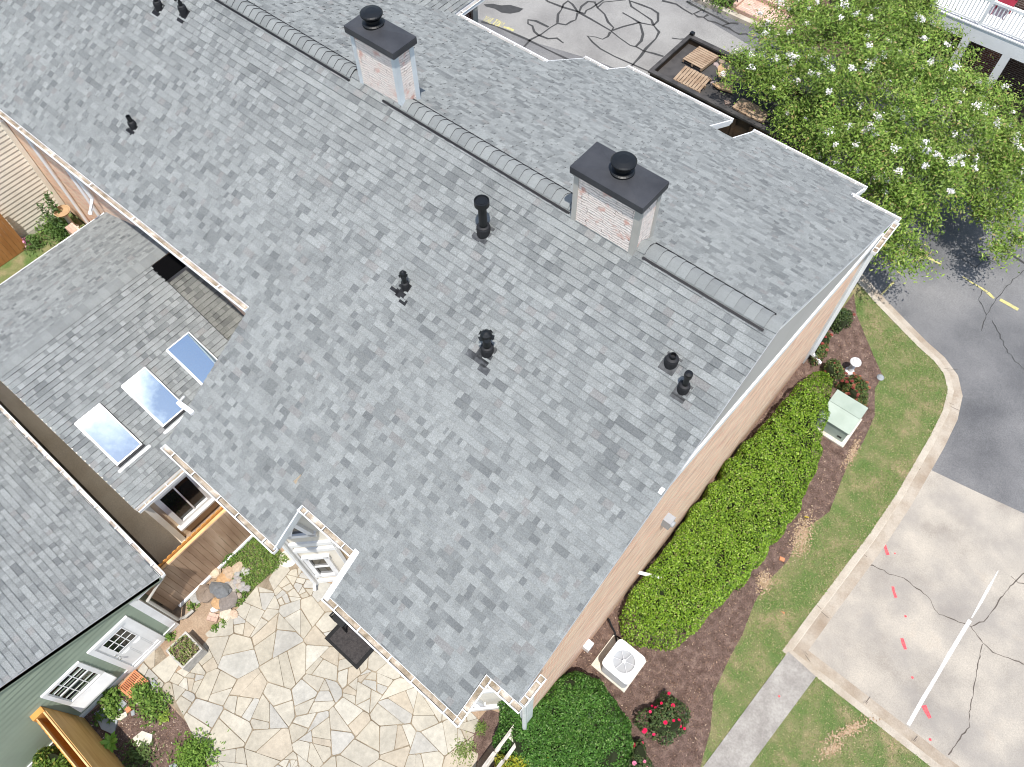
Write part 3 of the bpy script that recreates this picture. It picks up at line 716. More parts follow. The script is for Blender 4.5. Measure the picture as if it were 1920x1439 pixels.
# downspouts on the shaded rear wall at far left
for xs, yo in ((-19.6, 0), (-21.6, .0)):
    mb = MB(); mb.tube([(xs, 3.3, zr(3.42)-.12), (xs, 3.5, zr(3.42)-.35), (xs, 4.07, zr(3.42)-1.0), (xs, 4.07, .3)], .05, 8); mb.build('downspout', MT['white'], house)
mb = MB(); a = (-19.05, 3.42, zr(3.42)-.12); mb.tube([a, (-19.05, 4.0, 6.3), (-18.95, 4.05, 3.6), (-18.9, 3.75, 3.25)], .06, 8); mb.build('downspout', MT['white'], house)
for i, xs in enumerate((-16.3, -13.0)):                 # window heads under the left eave
    mb = MB(); mb.box(xs-.5, xs+.5, 4.10, 4.16, 5.0, 6.2); w = mb.build('window', MT['greytrim'], house)
    g = MB(); g.box(xs-.42, xs+.42, 4.085, 4.098, 5.08, 6.12); g.build('pane', MT['glassdark'], w)

# chimneys
def chimney(x0, x1, y0, y1, ztop, trim, fx, fy, seed):
    mb = MB(); t = .13
    mb.box(x0, x1, y0, y1, ztop-t, ztop)
    mb2 = MB(); cx_, cy_ = (x0+x1)/2, (y0+y1)/2; zz = ztop+.005; pk = (cx_, cy_, ztop+.05)
    C4 = [(x0, y0, zz), (x1, y0, zz), (x1, y1, zz), (x0, y1, zz)]
    for i in range(4): mb2.face([C4[i], C4[(i+1) % 4], pk])
    ch_ = MB(); i0, i1, j0, j1 = x0+.07, x1-.07, y0+.07, y1-.07
    zb = zr(j0)-.1
    per = [(i0, j0), (i1, j0), (i1, j1), (i0, j1)]; run = 0
    for k in range(4):
        (a, b), (c, d) = per[k], per[(k+1) % 4]; e = math.hypot(c-a, d-b); z0 = min(zr(b) if b < AY else zf(b), zr(d) if d < AY else zf(d))-.15
        ch_.face([(a, b, z0), (c, d, z0), (c, d, ztop-t), (a, b, ztop-t)], [(run, z0), (run+e, z0), (run+e, ztop-t), (run, ztop-t)]); run += e
    st = ch_.build('chimney', MT['veneer'], house)
    cap = mb.build('chimney_cap', MT['cap'], st, bevel=.012)
    mb2.build('cap_top', MT['cap'], st)
    for (a, b) in per:
        tr = MB(); sx = 1 if a == i0 else -1; sy = 1 if b == j0 else -1
        z0 = (zr(b) if b < AY else zf(b))-.1
        tr.obox((a-sx*.014, b-sy*.014, z0), (sx*.095, 0, 0), (0, sy*.02, 0), (0, 0, ztop-t-z0)); tr.obox((a-sx*.014, b+sy*.006, z0), (sx*.02, 0, 0), (0, sy*.085, 0), (0, 0, ztop-t-z0))
        tr.build('corner_trim', trim, st)
    f = MB(); zt_ = ztop+.03
    f.lathe((fx, fy, zt_), [(.195, 0), (.195, .035), (.17, .05), (.125, .06), (.125, .10), (.145, .105), (.145, .125), (.115, .13), (.115, .195)], 28)
    f.lathe((fx, fy, zt_+.19), [(.20, 0), (.205, .03), (.185, .05), (.10, .066), (0, .07)], 28)
    f.build('flue_cap', MT['black'], st)
    return st
chimney(-5.17, -3.78, 7.38, 8.09, 10.75, MT['beige'], -4.46, 7.79, 1)
chimney(-10.36, -9.13, 7.5, 8.1, 10.83, MT['greytrim'], -9.95, 7.85, 2)

# roof vents: pipe, boot, flashing apron and cap differ one by one
def vent(px, py, h, r, boot_r, boot_h, kind, splash=None, seed=0):
    b = RR(px, py); n = np.array([0, -SR, 1])/kr; dn = np.array([0, -1, -SR])/kr; ux = np.array([1., 0, 0])
    p = MB()
    if kind == 'open':
        p.lathe(b, [(r, -.05), (r, h), (r*.82, h), (r*.82, h-.25)], 16, cap=False)
    else: p.lathe(b, [(r, -.05), (r, h)], 16)
    pipe = p.build('vent_pipe', MT['black'], house, loc=b, smooth=False)
    q = MB(); q.lathe(b-n*.02, [(boot_r*1.12, 0), (boot_r*1.1, .03), (boot_r, .04)], 20, n, cap=False); q.lathe(b, [(boot_r, -.06), (boot_r, boot_h), (boot_r*.9, boot_h+.02), (boot_r*.9, boot_h+.035), (r*1.05, boot_h+.05)], 20); q.build('boot', MT['rubber'], pipe)
    f = MB(); w = boot_r*1.25
    f.obox(b+n*.012-ux*w+dn*(-w), ux*2*w, dn*(w*2.25), n*.006)
    if splash:
        for (du, dv, lu, lv) in splash: f.obox(b+n*.013+ux*du+dn*dv, ux*lu, dn*lv, n*.005)
    f.build('flashing', MT['lead'] if seed % 2 == 0 else MT['rubber'], pipe)
    if kind == 'drum':
        c = MB(); c.lathe(b+np.array([0, 0, h-.12]), [(r, -.03), (r*1.75, .03), (r*1.75, .14), (r*1.6, .14), (r*1.45, .115), (0, .115)], 24); c.build('vent_hood', MT['black'], pipe)
    if kind == 'turbine':
        c = MB(); t = b+np.array([0, 0, h])
        for k in range(6):
            a = 2*PI*k/6+.3; d = np.array([math.cos(a), math.sin(a), 0]); e = np.array([-d[1], d[0], 0])
            c.face([t+d*r*.5+np.array([0, 0, .05]), t+d*r*1.9-e*r*.75-np.array([0, 0, .01]), t+d*r*2.0+np.array([0, 0, -.045]), t+d*r*1.9+e*r*.75-np.array([0, 0, .01])])
        c.lathe(t, [(r*1.5, 0), (r*1.35, .04), (r*.7, .075), (0, .085)], 8); c.lathe(t-np.array([0, 0, .12]), [(r*1.2, 0), (r*1.5, .06), (r*1.1, .1)], 8)
        c.build('vent_hood', MT['black'], pipe)
    if kind == 'knob':
        c = MB(); c.lathe(b+np.array([0, 0, h-.10]), [(r*1.1, -.02), (r*1.45, .0), (r*1.5, .07), (r*1.35, .10), (0, .112)], 20); c.build('vent_hood', MT['black'], pipe)
    if kind == 'hook':
        c = MB(); t = b+np.array([0, 0, h]); c.tube([t, t+np.array([0, 0, .05]), t+np.array([-.03, .05, .10]), t+np.array([-.09, .05, .10]), t+np.array([-.11, 0, .05]), t+np.array([-.07, -.04, .02])], .028, 8); c.build('vent_hood', MT['black'], pipe)
    return pipe
vent(907, 436, .78, .075, .125, .14, 'drum', None, 2)
vent(761, 540, .40, .042, .075, .12, 'turbine', [(-.26, .12, .2, .1), (.03, .18, .16, .1), (-.14, .0, .22, .22)], 3)
vent(914, 660, .52, .07, .115, .14, 'turbine', [(-.32, .14, .2, .12), (.02, .22, .22, .13), (-.16, .0, .3, .26)], 2)
vent(1258, 681, .24, .055, .11, .12, 'open', None, 2)
vent(1281, 731, .50, .045, .095, .12, 'knob', [(-.12, .1, .24, .1)], 4)
vent(251, 239, .30, .05, .085, .12, 'open', [(-.14, .1, .2, .08)], 3)
vent(299, 16, .45, .05, .09, .13, 'open', [(-.12, .1, .22, .08)], 3)
vent(346, 27, .28, .045, .09, .16, 'hook', [(-.1, .1, .2, .1)], 5)

# ------------------------------------------------------------------ low shingled wing with skylights
wing = thing('house_wing', (-14.9, 1.6, 0), 'low single storey wing with three skylights in its grey shingled roof, joined to the townhouse', 'house wing')
WX, WZ, WS, WE_, WY0, WY1 = -14.9, 4.63, 0.415, -10.85, -0.80, 3.40
kw = math.hypot(1, WS)
def wz(x): return WZ-WS*abs(x-WX)
half = (WE_-WX)*kw
GTONE = TONES*np.array([1.0, 0.985, 0.97])
shingles('roof', (WX, WY0, WZ), (0, 1, 0), (1/kw, 0, -WS/kw), [(0, WY1-WY0, 0, half)], wing, 21, tones=TONES*1.07)
shingles('roof', (WX, WY0, WZ), (0, 1, 0), (-1/kw, 0, -WS/kw), [(0, 4.95, 0, half)], wing, 22)
# the strip between the wing's roof and the brick wall lies a little lower; its shade is put into darker tones
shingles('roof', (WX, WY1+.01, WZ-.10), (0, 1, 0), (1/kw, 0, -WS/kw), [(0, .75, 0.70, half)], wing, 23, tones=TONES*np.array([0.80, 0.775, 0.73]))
mb = MB()
for sg in (1, -1):
    xe = WX+sg*(WE_-WX); y1 = WY1 if sg > 0 else 4.15
    T = [(WX, WY0, WZ-.005), (xe, WY0, wz(xe)-.005), (xe, y1, wz(xe)-.005), (WX, y1, WZ-.005)]; Bq = [(x, y, z-.13) for x, y, z in T]
    mb.face(T); mb.face(Bq[::-1])
    for i in range(4): mb.face([Bq[i], Bq[(i+1) % 4], T[(i+1) % 4], T[i]])
mb.build('roof_deck', MT['creamwall'], wing)
mb = MB(); mb.face([(WX+.1, WY1+.01, WZ-.20), (WE_, WY1+.01, wz(WE_)-.12), (WE_, 4.15, wz(WE_)-.12), (WX+.1, 4.15, WZ-.20)]); mb.build('roof_deck', MT['creamwall'], wing)
mb = MB(); xa, xb = -14.72, -14.25  # flat black sheet painting the deep shade of the gap by the wall
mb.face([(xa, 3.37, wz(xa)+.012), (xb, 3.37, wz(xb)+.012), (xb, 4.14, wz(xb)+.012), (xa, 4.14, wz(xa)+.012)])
mb.face([(xa, 3.37, wz(xa)-.1), (xb, 3.37, wz(xb)-.1), (xb, 3.37, wz(xb)+.012), (xa, 3.37, wz(xa)+.012)]); mb.build('gap_shade_sheet', MT['void'], wing)
ridge_caps('ridge_cap', wing, (WX, WY0, WZ), (WX, 3.95, WZ), 0.17, (WS, WS), 0.012, 24, step=0.2)
mb = MB(); mb.bar((WX, WY1+.005, WZ-.06), (WE_, WY1+.005, wz(WE_)-.06), .02, .12); mb.build('roof_edge', MT['black'], wing)
# rake trim in steps along the alley side
mb = MB(); mb.bar((WX, WY0+.012, WZ-.07), (WE_, WY0+.012, wz(WE_)-.07), .024, .14); mb.bar((WX, WY0+.012, WZ-.07), (-19, WY0+.012, wz(-19)-.07), .024, .14); mb.build('rake_board', MT['creamwall'], wing)
gutter(wing, (WE_+.01, .95, wz(WE_)-.02), (WE_+.01, -.78, wz(WE_)-.02), (1, 0, 0), straps=3)
mb = MB(); mb.bar((-18.97, -.8, wz(-18.95)-.02), (-18.97, 4.1, wz(-18.95)-.02), .05, .06); mb.build('eave_edge', MT['white'], wing)
mb = MB(); siding(mb, (-11.12, -.66), (0, 1), (1, 0), 0.0, wz(-11.12)-.1, lambda z: (0, 2.2), e=.125); mb.build('end_wall', MT['tansiding'], wing)
mb = MB(); mb.box(-18.6, -11.15, -.64, -.60, 0, 2.6); mb.box(-18.64, -18.6, -.6, 4.1, 0, 2.8); mb.build('side_wall', MT['creamwall'], wing)
mb = MB(); mb.box(-11.15, -11.05, -.70, -.56, 0, 2.85); mb.build('corner_board', MT['creamwall'], wing)
# window in the wing's end wall
def frame_x(parent, X, y0, y1, z0, z1, fw, d, mat, name='window'):
    mb = MB(); mb.box(X, X+d, y0, y1, z0, z0+fw); mb.box(X, X+d, y0, y1, z1-fw, z1); mb.box(X, X+d, y0, y0+fw, z0+fw, z1-fw); mb.box(X, X+d, y1-fw, y1, z0+fw, z1-fw)
    return mb.build(name, mat, parent)
wx = -11.10
w = frame_x(wing, wx, -.43, .62, .66, 2.38, .13, .07, MT['white'])
mb = MB(); mb.box(wx, wx+.16, -.5, .68, .58, .66); mb.build('sill', MT['whitebright'], w)
for a, b in ((-.30, .085), (.125, .49)):
    mb = MB(); mb.box(wx+.004, wx+.012, a, b, .79, 2.25); mb.build('pane', MT['glassdark'], w)
mb = MB(); mb.box(wx+.005, wx+.05, .085, .125, .79, 2.25); mb.build('mullion', MT['white'], w)
# skylights
nW = np.array([WS, 0, 1])/kw; dW = np.array([1, 0, -WS])/kw
def skylight(y0, y1, x0=-13.02, x1=-11.76):
    P = np.array([x0, y0, wz(x0)]); Q = dW*(x1-x0)*kw; Yv = np.array([0, y1-y0, 0])
    mb = MB(); h = .09; f = .026; q = Q/np.linalg.norm(Q); yv = np.array([0, 1., 0])
    mb.obox(P, q*f, Yv, nW*h); mb.obox(P+Q-q*f, q*f, Yv, nW*h); mb.obox(P+q*f, Q-2*q*f, yv*f, nW*h); mb.obox(P+q*f+Yv-yv*f, Q-2*q*f, yv*f, nW*h)
    s = mb.build('skylight', MT['alu'], wing, loc=P)
    g = MB(); a = P+q*f+yv*f+nW*(h-.012); e1 = Q-2*q*f; e2 = Yv-2*yv*f; g.face([a, a+e1, a+e1+e2, a+e2] if np.cross(e1, e2)[2] > 0 else [a, a+e2, a+e1+e2, a+e1]); g.build('glass', MT['skyglass'], s)
    b = MB(); b.obox(P-yv*.02, Q, yv*.018, nW*.04); b.build('side_flashing', MT['alu'], s); b = MB(); b.obox(P+Yv+yv*.002, Q, yv*.018, nW*.04); b.build('side_flashing', MT['rubber'], s)
    b = MB(); b.obox(P+Q+q*.002-yv*.02, q*.05, Yv+yv*.04, nW*.07); b.build('curb_seal', MT['rubber'], s)
    b = MB(); b.obox(P+Q+q*.055-yv*.10, q*.10, Yv+yv*.20, nW*.013); b.build('apron_flashing', MT['whitebright'], s)
    return s
for y0 in (-.37, .91, 2.21): skylight(y0, y0+.68)

# ------------------------------------------------------------------ sage green house
green = thing('green_house', (-9.42, -3.4, 0), 'sage green clapboard house with white door and grid window under a grey shingled roof', 'house')
GX, GE, GZE, GP = -9.36, -1.43, 2.53, 0.345
def gz(y): return GZE+GP*(GE-y)
kg = math.hypot(1, GP)
shingles('roof', (-25, GE, GZE), (1, 0, 0), (0, 1/kg, -GP/kg), [(0, 25+GX, -8*kg, 0.0)], green, 41, tones=TONES*1.10)
mb = MB()
T = [(-25, GE-8, gz(GE-8)-.005), (GX, GE-8, gz(GE-8)-.005), (GX, GE, GZE-.005), (-25, GE, GZE-.005)]; Bq = [(x, y, z-.15) for x, y, z in T]
mb.face(T); mb.face(Bq[::-1])
for i in range(4): mb.face([Bq[i], Bq[(i+1) % 4], T[(i+1) % 4], T[i]])
mb.build('roof_deck', MT['sage'], green)
mb = MB(); mb.bar((GX+.006, GE+.01, GZE+.004), (GX+.006, GE-8, gz(GE-8)+.004), .012, .02); mb.build('drip_edge', MT['alu'], green)
mb = MB(); mb.bar((GX-.015, GE-.05, GZE-.10), (GX-.015, GE-8, gz(GE-8)-.10), .03, .17); mb.build('rake_board', MT['sage'], green)
gw = -9.42
mb = MB(); siding(mb, (gw, -2.1), (0, -1), (1, 0), .22, 5.2, lambda z: (0 if z < gz(-2.1)-.2 else (z-(gz(-2.1)-.2))/GP, 8), e=.185, lip=.026); mb.build('siding_wall', MT['sage'], green)
mb = MB(); siding(mb, (gw, -2.1), (-1, 0), (0, 1), .22, gz(-2.1)-.15, lambda z: (0, 15), e=.112); mb.build('siding_wall', MT['sage'], green)
mb = MB(); mb.box(gw-.01, gw+.035, -8, -2.10, .02, .20); mb.box(gw-.01, gw+.05, -8, -2.10, .20, .235); mb.build('base_board', MT['white'], green)
mb = MB(); mb.box(gw-.1, gw+.03, -2.24, -2.06, 0, gz(-2.1)-.14); mb.build('corner_board', MT['whitebright'], green)
mb = MB(); mb.box(gw-.3, GX-.03, -2.1, GE-.02, GZE-.16, GZE-.12); mb.face([(GX-.035, -2.1, GZE-.15), (GX-.035, GE, GZE-.15), (GX-.035, GE, GZE-.02), (GX-.035, -2.1, gz(-2.1)-.02)]); mb.build('soffit', MT['white'], green)
gutter(green, (GX+.02, GE+.01, GZE-.02), (-25, GE+.01, GZE-.02), (0, 1, 0), straps=22, w=.10, silt='silt2')
mb = MB(); mb.tube([(GX-.06, GE+.07, GZE-.13), (GX-.06, GE+.04, GZE-.22), (GX-.04, -1.98, GZE-.5), (GX-.02, -1.98, .30), (GX+.0, -1.85, .15), (GX+.0, -1.62, .10)], .042, 8); mb.build('downspout', MT['beige'], green)
# door
d = frame_x(green, gw+.004, -3.50, -2.47, .0, 2.22, .12, .06, MT['white'], 'door')
mb = MB(); mb.box(gw+.004, gw+.03, -3.38, -2.59, .05, 2.10); mb.build('door_leaf', MT['white'], d)
mb = MB(); mb.box(gw+.031, gw+.036, -3.24, -2.73, 1.18, 1.98); mb.build('pane', MT['glassdark'], d)
mb = MB()
for k in range(4): y = -3.24+.51*k/3; mb.box(gw+.036, gw+.044, y-.010, y+.010, 1.18, 1.98)
for k in range(4): z = 1.18+.8*k/3; mb.box(gw+.036, gw+.0445, -3.255, -2.715, z-.010, z+.010)
mb.build('muntin_grid', MT['white'], d)
mb = MB()
for y in (-3.22, -2.92): mb.box(gw+.030, gw+.037, y, y+.2, .22, 1.02); mb.box(gw+.037, gw+.044, y+.03, y+.17, .27, .97)
mb.build('door_panel', MT['white'], d)
mb = MB(); mb.lathe((gw+.03, -3.315, 1.02), [(.03, 0), (.03, .01), (.012, .015), (.012, .045), (.028, .05), (.028, .075), (0, .08)], 12, (1, 0, 0)); mb.lathe((gw+.03, -3.315, 1.2), [(.028, 0), (.028, .02), (0, .022)], 12, (1, 0, 0)); mb.build('handle', MT['alu'], d)
# window
w = frame_x(green, gw+.004, -4.66, -3.72, .98, 2.20, .09, .06, MT['white'])
mb = MB(); mb.box(gw+.004, gw+.02, -4.57, -3.81, 1.06, 2.11); mb.build('pane', MT['glassdark'], w)
mb = MB(); X1 = gw+.17; P = [(gw+.065, -4.66, 1.03), (gw+.065, -3.72, 1.03), (X1, -3.70, .64), (X1, -4.68, .64)]; mb.face(P[::-1]); mb.face([P[3], P[2], (X1, -3.70, .58), (X1, -4.68, .58)]); mb.face([P[0], P[3], (X1, -4.68, .58), (gw, -4.66, .58)]); mb.face([P[1], (gw, -3.72, .58), (X1, -3.70, .58), P[2]]); mb.face([(gw, -4.66, .58), (X1, -4.68, .58), (X1, -3.70, .58), (gw, -3.72, .58)]); mb.build('sill', MT['whitebright'], w)
mb = MB()
for k in range(4): y = -4.56+.74*k/3; mb.box(gw+.02, gw+.030, y-.010, y+.010, 1.07, 2.10)
for z in (1.08, 1.33, 1.85, 2.1): mb.box(gw+.02, gw+.0295, -4.57, -3.81, z-.010, z+.010)
mb.box(gw+.02, gw+.034, -4.57, -3.81, 1.565, 1.605); mb.build('muntin_grid', MT['white'], w)

# ------------------------------------------------------------------ cream house at far left
cream = thing('cream_house', (-23.3, 2.6, 0), 'cream clapboard house wall at the far left, seen beyond the left eave', 'house')
mb = MB(); siding(mb, (-23.3, 4.1), (0, -1), (1, 0), .25, 3.9, lambda z: (0, 4.5), e=.155, lip=.022); mb.build('siding_wall', MT['cream'], cream)
mb = MB(); mb.box(-23.32, -23.26, 3.98, 4.13, .0, 3.9); mb.box(-23.33, -23.28, -.4, 3.98, .02, .24); mb.build('trim_board', MT['cream'], cream)
mb = MB(); mb.box(-23.6, -23.32, -.4, 4.1, 0, 3.9); mb.build('wall_core', MT['cream'], cream)

# ------------------------------------------------------------------ house across the drive with a white balcony
porch = thing('brick_house', (-1, 29, 0), 'dark brick house across the drive with a white balcony on square columns', 'house')
mb = MB(); q = [(-8.0, 29.3, 0), (9, 29.3, 0), (9, 29.3, 7), (-8.0, 29.3, 7)]; mb.face(q, [(-8, 0), (9, 0), (9, 7), (-8, 7)]); mb.face([(-8, 29.3, 0), (-8, 29.3, 7), (-8, 38, 7), (-8, 38, 0)], [(0, 0), (0, 7), (8.7, 7), (8.7, 0)]); mb.build('brick_wall', MT['brown_brick'], porch)
b0 = onZ(1740, 22, 3.0); b1 = onZ(1915, 92, 3.0); by = (b0[1]+b1[1])/2; bx = b0[0]
mb = MB(); mb.box(bx, 7.5, by, by+.12, 2.62, 3.12); mb.box(bx-.02, 7.5, by+.12, 29.25, 2.95, 3.05); mb.box(bx, bx+.12, by+.12, 29.25, 2.62, 2.95)
mb.build('balcony_deck', MT['white'], porch)
mb = MB(); mb.box(bx-.04, 7.5, by-.02, by+.14, 3.12, 3.16); mb.build('fascia_cap', MT['whitebright'], porch)
mb = MB(); mb.box(bx+.02, 7.5, by+.02, by+.10, 3.98, 4.06); mb.box(bx+.02, 7.5, by+.03, by+.09, 3.24, 3.29); mb.box(bx+.02, bx+.10, by+.1, 29.2, 3.98, 4.06)
x = bx+.06; k = 0
while x < 7.4:
    if k % 14 == 0: mb.box(x-.05, x+.05, by+.01, by+.11, 3.16, 4.12)
    else: mb.box(x-.018, x+.018, by+.04, by+.08, 3.29, 3.98)
    x += .115; k += 1
mb.build('railing', MT['whitebright'], porch)
for px, py in ((1822, 62), (1898, 92)):
    p = onZ(px, py, 2.6); mb = MB(); mb.box(p[0]-.13, p[0]+.13, by+.0, by+.24, 0, 2.62); mb.build('column', MT['white'], porch)
mb = MB(); p = onZ(1870, 95, 1.6); mb.box(p[0]-.5, p[0]+.45, 29.22, 29.28, .1, 2.2); mb.build('door', MT['redplastic'] if False else MT['brickdark'], porch)
mb = MB(); p = onY(1804, 52, 29.2); mb.box(p[0]-.09, p[0]+.09, 29.15, 29.29, p[2]-.14, p[2]+.14); mb.build('wall_lamp', MT['greymetal'], porch)
ch_ = thing('patio_chair', (-2.2, 28.4, 3.05), 'red patio chair behind the pickets of the white balcony', 'chair')
q = onZ(1888, 4, 3.5); cx_, cy_ = q[0], min(q[1], 28.7)
ch_.location = (cx_, cy_, 3.05); ch_['_o'] = [float(cx_), float(cy_), 3.05]
mb = MB(); mb.box(cx_-.26, cx_+.26, cy_-.26, cy_+.26, 3.46, 3.50); mb.build('seat', MT['redplastic'], ch_)
mb = MB()
for k in range(5): mb.box(cx_-.25+k*.105, cx_-.17+k*.105, cy_+.24, cy_+.27, 3.5, 4.0)
mb.build('backrest', MT['redplastic'], ch_)
for sx in (-.23, .23):
    for sy in (-.23, .23): mb = MB(); mb.box(cx_+sx-.02, cx_+sx+.02, cy_+sy-.02, cy_+sy+.02, 3.055, 3.46); mb.build('leg', MT['redplastic'], ch_)

# ------------------------------------------------------------------ ground
ZR = -0.13                                              # road level; lawn and court are at 0
mb = MB(); mb.sheet([(-260, -260), (260, -260), (260, 260), (-260, 260)], -.30); struct('terrain', mb, MT['terrain'])
mb = MB(); mb.sheet([(-60, 13.5), (60, 13.5), (60, 27.2), (-60, 27.2)], ZR-.008); mb.sheet([(2.2, 6.0), (60, 6.0), (60, 13.4999), (2.2, 13.4999)], ZR-.008); struct('road', mb, MT['asphalt'])
# lighter worn lane across the top of the picture
mb = MB(); lane = G2([(760, 0), (905, 38), (1010, 82), (1110, 112), (1240, 160), (1300, 200), (1460, 190), (1430, 100), (1300, 22), (1262, 0), (1150, -90), (700, -60)], ZR); mb.sheet(lane, ZR-.004); struct('road_patch', mb, MT['asphalt2'])
mb = MB(); mb.sheet(G2([(1742, 880), (1830, 922), (1940, 972), (2400, 1150), (2400, 1800), (1780, 1462), (1510, 1228), (1505, 1215), (1650, 985)], ZR), ZR); struct('parking_bay', mb, MT['concrete'])
# lawn with the curb along it
curb_in = [(-14, 19.3), (-6, 19.2), (-3.0, 18.75), (-1.5, 18.2), (-.68, 17.82), (1.0, 17.16), (1.62, 16.98), (2.05, 16.72), (2.34, 16.3), (2.52, 15.6), (2.60, 14.6), (2.66, 12.5), (2.63, 11.0), (2.45, 8.2), (2.38, 6.93), (3.6, 6.92), (6.3, 6.86), (14, 6.8)]
def offs(path, d):
    P = [np.array(p, float) for p in path]; out = []
    for i in range(len(P)):
        a = P[max(i-1, 0)]; b = P[min(i+1, len(P)-1)]
        t1 = P[i]-a if i > 0 else b-P[i]; t2 = b-P[i] if i < len(P)-1 else P[i]-a
        t1 /= np.linalg.norm(t1); t2 /= np.linalg.norm(t2); n1 = np.array([-t1[1], t1[0]]); n2 = np.array([-t2[1], t2[0]])
        n = n1+n2; n /= np.linalg.norm(n); out.append(tuple(P[i]+n*d/max(.35, n @ n1)))
    return out
c_mid = offs(curb_in, .16); c_out = offs(curb_in, .46)
lawn = curb_in+[(14, -12), (-1.32, -12), (-1.32, 14.6), (-14, 14.6)]
mb = MB(); mb.prism(lawn, -.3, 0.0); struct('lawn', mb, MT['grass'])
def ribbon(mb, a, b, za, zb):
    for i in range(len(a)-1):
        p = [(*a[i], za), (*b[i], zb), (*b[i+1], zb), (*a[i+1], za)]
        if np.cross(np.array(p[1])-np.array(p[0]), np.array(p[2])-np.array(p[1]))[2] < 0: p = p[::-1]
        mb.face(p)
mb = MB(); ribbon(mb, offs(curb_in, -.012), c_mid, .014, .012); ribbon(mb, c_mid, offs(curb_in, .185), .012, -.115)
struct('curb', mb, MT['curb'])
mb = MB(); ribbon(mb, offs(curb_in, .185), c_out, -.115, ZR+.006); struct('gutter_pan', mb, MT['pan'])
# joints of the curb
mb = MB()
for a, b in (((1769, 693), (1800, 690)), ((1778, 757), (1802, 768)), ((1680, 905), (1729, 877)), ((1600, 1022), (1628, 1043)), ((1528, 1134), (1556, 1158)), ((1508, 1222), (1521, 1240)), ((1622, 1322), (1634, 1306)), ((1713, 1392), (1723, 1380))):
    q = G2([a, b], -.03); mb.strip([tuple(np.array(q[0])*.72+np.array(q[1])*.28), q[1]], .010, -.105); mb.strip([q[0], tuple(np.array(q[0])*.62+np.array(q[1])*.38)], .009, .0165)
struct('curb_joint', mb, MT['crack'])
walk = G2([(1478, 1222), (1530, 1269), (1396, 1450), (1150, 1790), (1070, 1790), (1312, 1447)], 0.02)
mb = MB(); mb.prism(walk, -.1, 0.022); struct('sidewalk', mb, MT['walk'])
mul = G2([(1060, 1200), (1210, 985), (1470, 670), (1540, 560), (1590, 545), (1606, 590), (1618, 620), (1638, 668), (1655, 705), (1640, 730), (1640, 780), (1618, 830), (1590, 870), (1555, 960), (1500, 1000), (1478, 1052), (1440, 1090), (1415, 1130), (1392, 1190), (1365, 1240), (1338, 1300), (1332, 1370), (1310, 1450), (1250, 1500), (900, 1500), (880, 1400), (960, 1345), (1010, 1320)], 0.0)
mul = [(max(x, -1.36), y) for x, y in mul]
mb = MB(); mb.sheet(mul, .008); struct('mulch_bed', mb, MT['mulch'])
# bare clay patches on the lawn edge
mb = MB()
def blob(cx, cy, rx, ry, rot=0, n=14, z=.012):
    c = onZ(cx, cy, 0); P = []
    for k in range(n):
        t = 2*PI*k/n; r = .75+.5*random.random(); x, y = rx*r*math.cos(t), ry*r*math.sin(t)
        P.append((c[0]+x*math.cos(rot)-y*math.sin(rot), c[1]+x*math.sin(rot)+y*math.cos(rot)))
    mb.sheet(P, z)
parts = []
for px, py, rx, ry, rt in ((1503, 1005, .16, .42, .25), (1432, 1092, .12, .22, .4), (1598, 850, .07, .35, .1), (1592, 1370, .08, .38, -.5), (1560, 1405, .07, .22, -.4)):
    c = onZ(px, py, 0); n = int(620*rx*ry/.06)+40
    g = RNG.normal(size=(n, 2))*np.array([rx, ry])*.75; g = np.column_stack([g[:, 0]*math.cos(rt)-g[:, 1]*math.sin(rt), g[:, 0]*math.sin(rt)+g[:, 1]*math.cos(rt)])+c[:2]
    P3 = np.column_stack([g, np.full(n, .017)+RNG.random(n)*.014]); parts.append(leaf_arrays(P3, np.tile([0, 0, 1.], (n, 1)), .045, .032, [(.40, .275, .18), (.33, .235, .135), (.44, .34, .23)], spread=.25))
tag(raw_mesh('bare_clay', *join_arrays(parts), MT['chip']), kind='stuff')
mb = MB(); mb.prism([(-40, -14), (-1.34, -14), (-1.34, 4.1), (-40, 4.1)], -.3, -.004); struct('court_soil', mb, MT['soil'])
# far kerb and verge
mb = MB(); mb.box(-40, 40, 27.15, 27.40, -.14, .02); struct('far_curb', mb, MT['curb'])
mb = MB(); mb.sheet([(-40, 27.40), (40, 27.40), (40, 29.3), (-40, 29.3)], .0); mb.sheet([(-40, 29.31), (-8.1, 29.31), (-8.1, 60), (-40, 60)], .0); struct('far_bed', mb, MT['mulch'])

# painted marks and cracks
def marks(name, mat, segs, w, z, jit=.3):
    mb = MB()
    for s in segs: mb.strip(G2(s, z), w, z, jit)
    return struct(name, mb, mat)
mb = MB(); mb.strip(G2([(1703, 1360), (1730, 1312), (1760, 1262), (1776, 1234), (1800, 1194), (1819, 1163)], ZR+.004), .085, ZR+.004, .12); mb.strip(G2([(1822, 1159), (1840, 1128), (1852, 1106), (1872, 1070)], ZR+.004), .07, ZR+.004, .3, True)
for k in range(0):
    t_ = random.random()**.7; c = onZ(1838+t_*48+random.gauss(0, 4), 1130-t_*85, ZR+.004); r = .012+.03*random.random()*(1-t_); mb.sheet([(c[0]+r*math.cos(a)*(.5+random.random()), c[1]+r*math.sin(a)*(.5+random.random())) for a in np.linspace(0, 2*PI, 6)[:-1]], ZR+.004)
ln = None; struct('parking_line', mb, MT['paintw'])
reds = [[(1688, 941), (1690, 952), (1692, 964)], [(1658, 1020), (1661, 1030), (1665, 1041)], [(1674, 1100), (1676, 1110), (1680, 1121)], [(1691, 1197), (1694, 1207), (1698, 1218)], [(1732, 1323), (1737, 1334), (1744, 1347)], [(1775, 1425), (1780, 1434), (1788, 1448)]]
marks('red_spray_mark', MT['paintr'], reds, .098, ZR+.004, .35)
mb = MB()
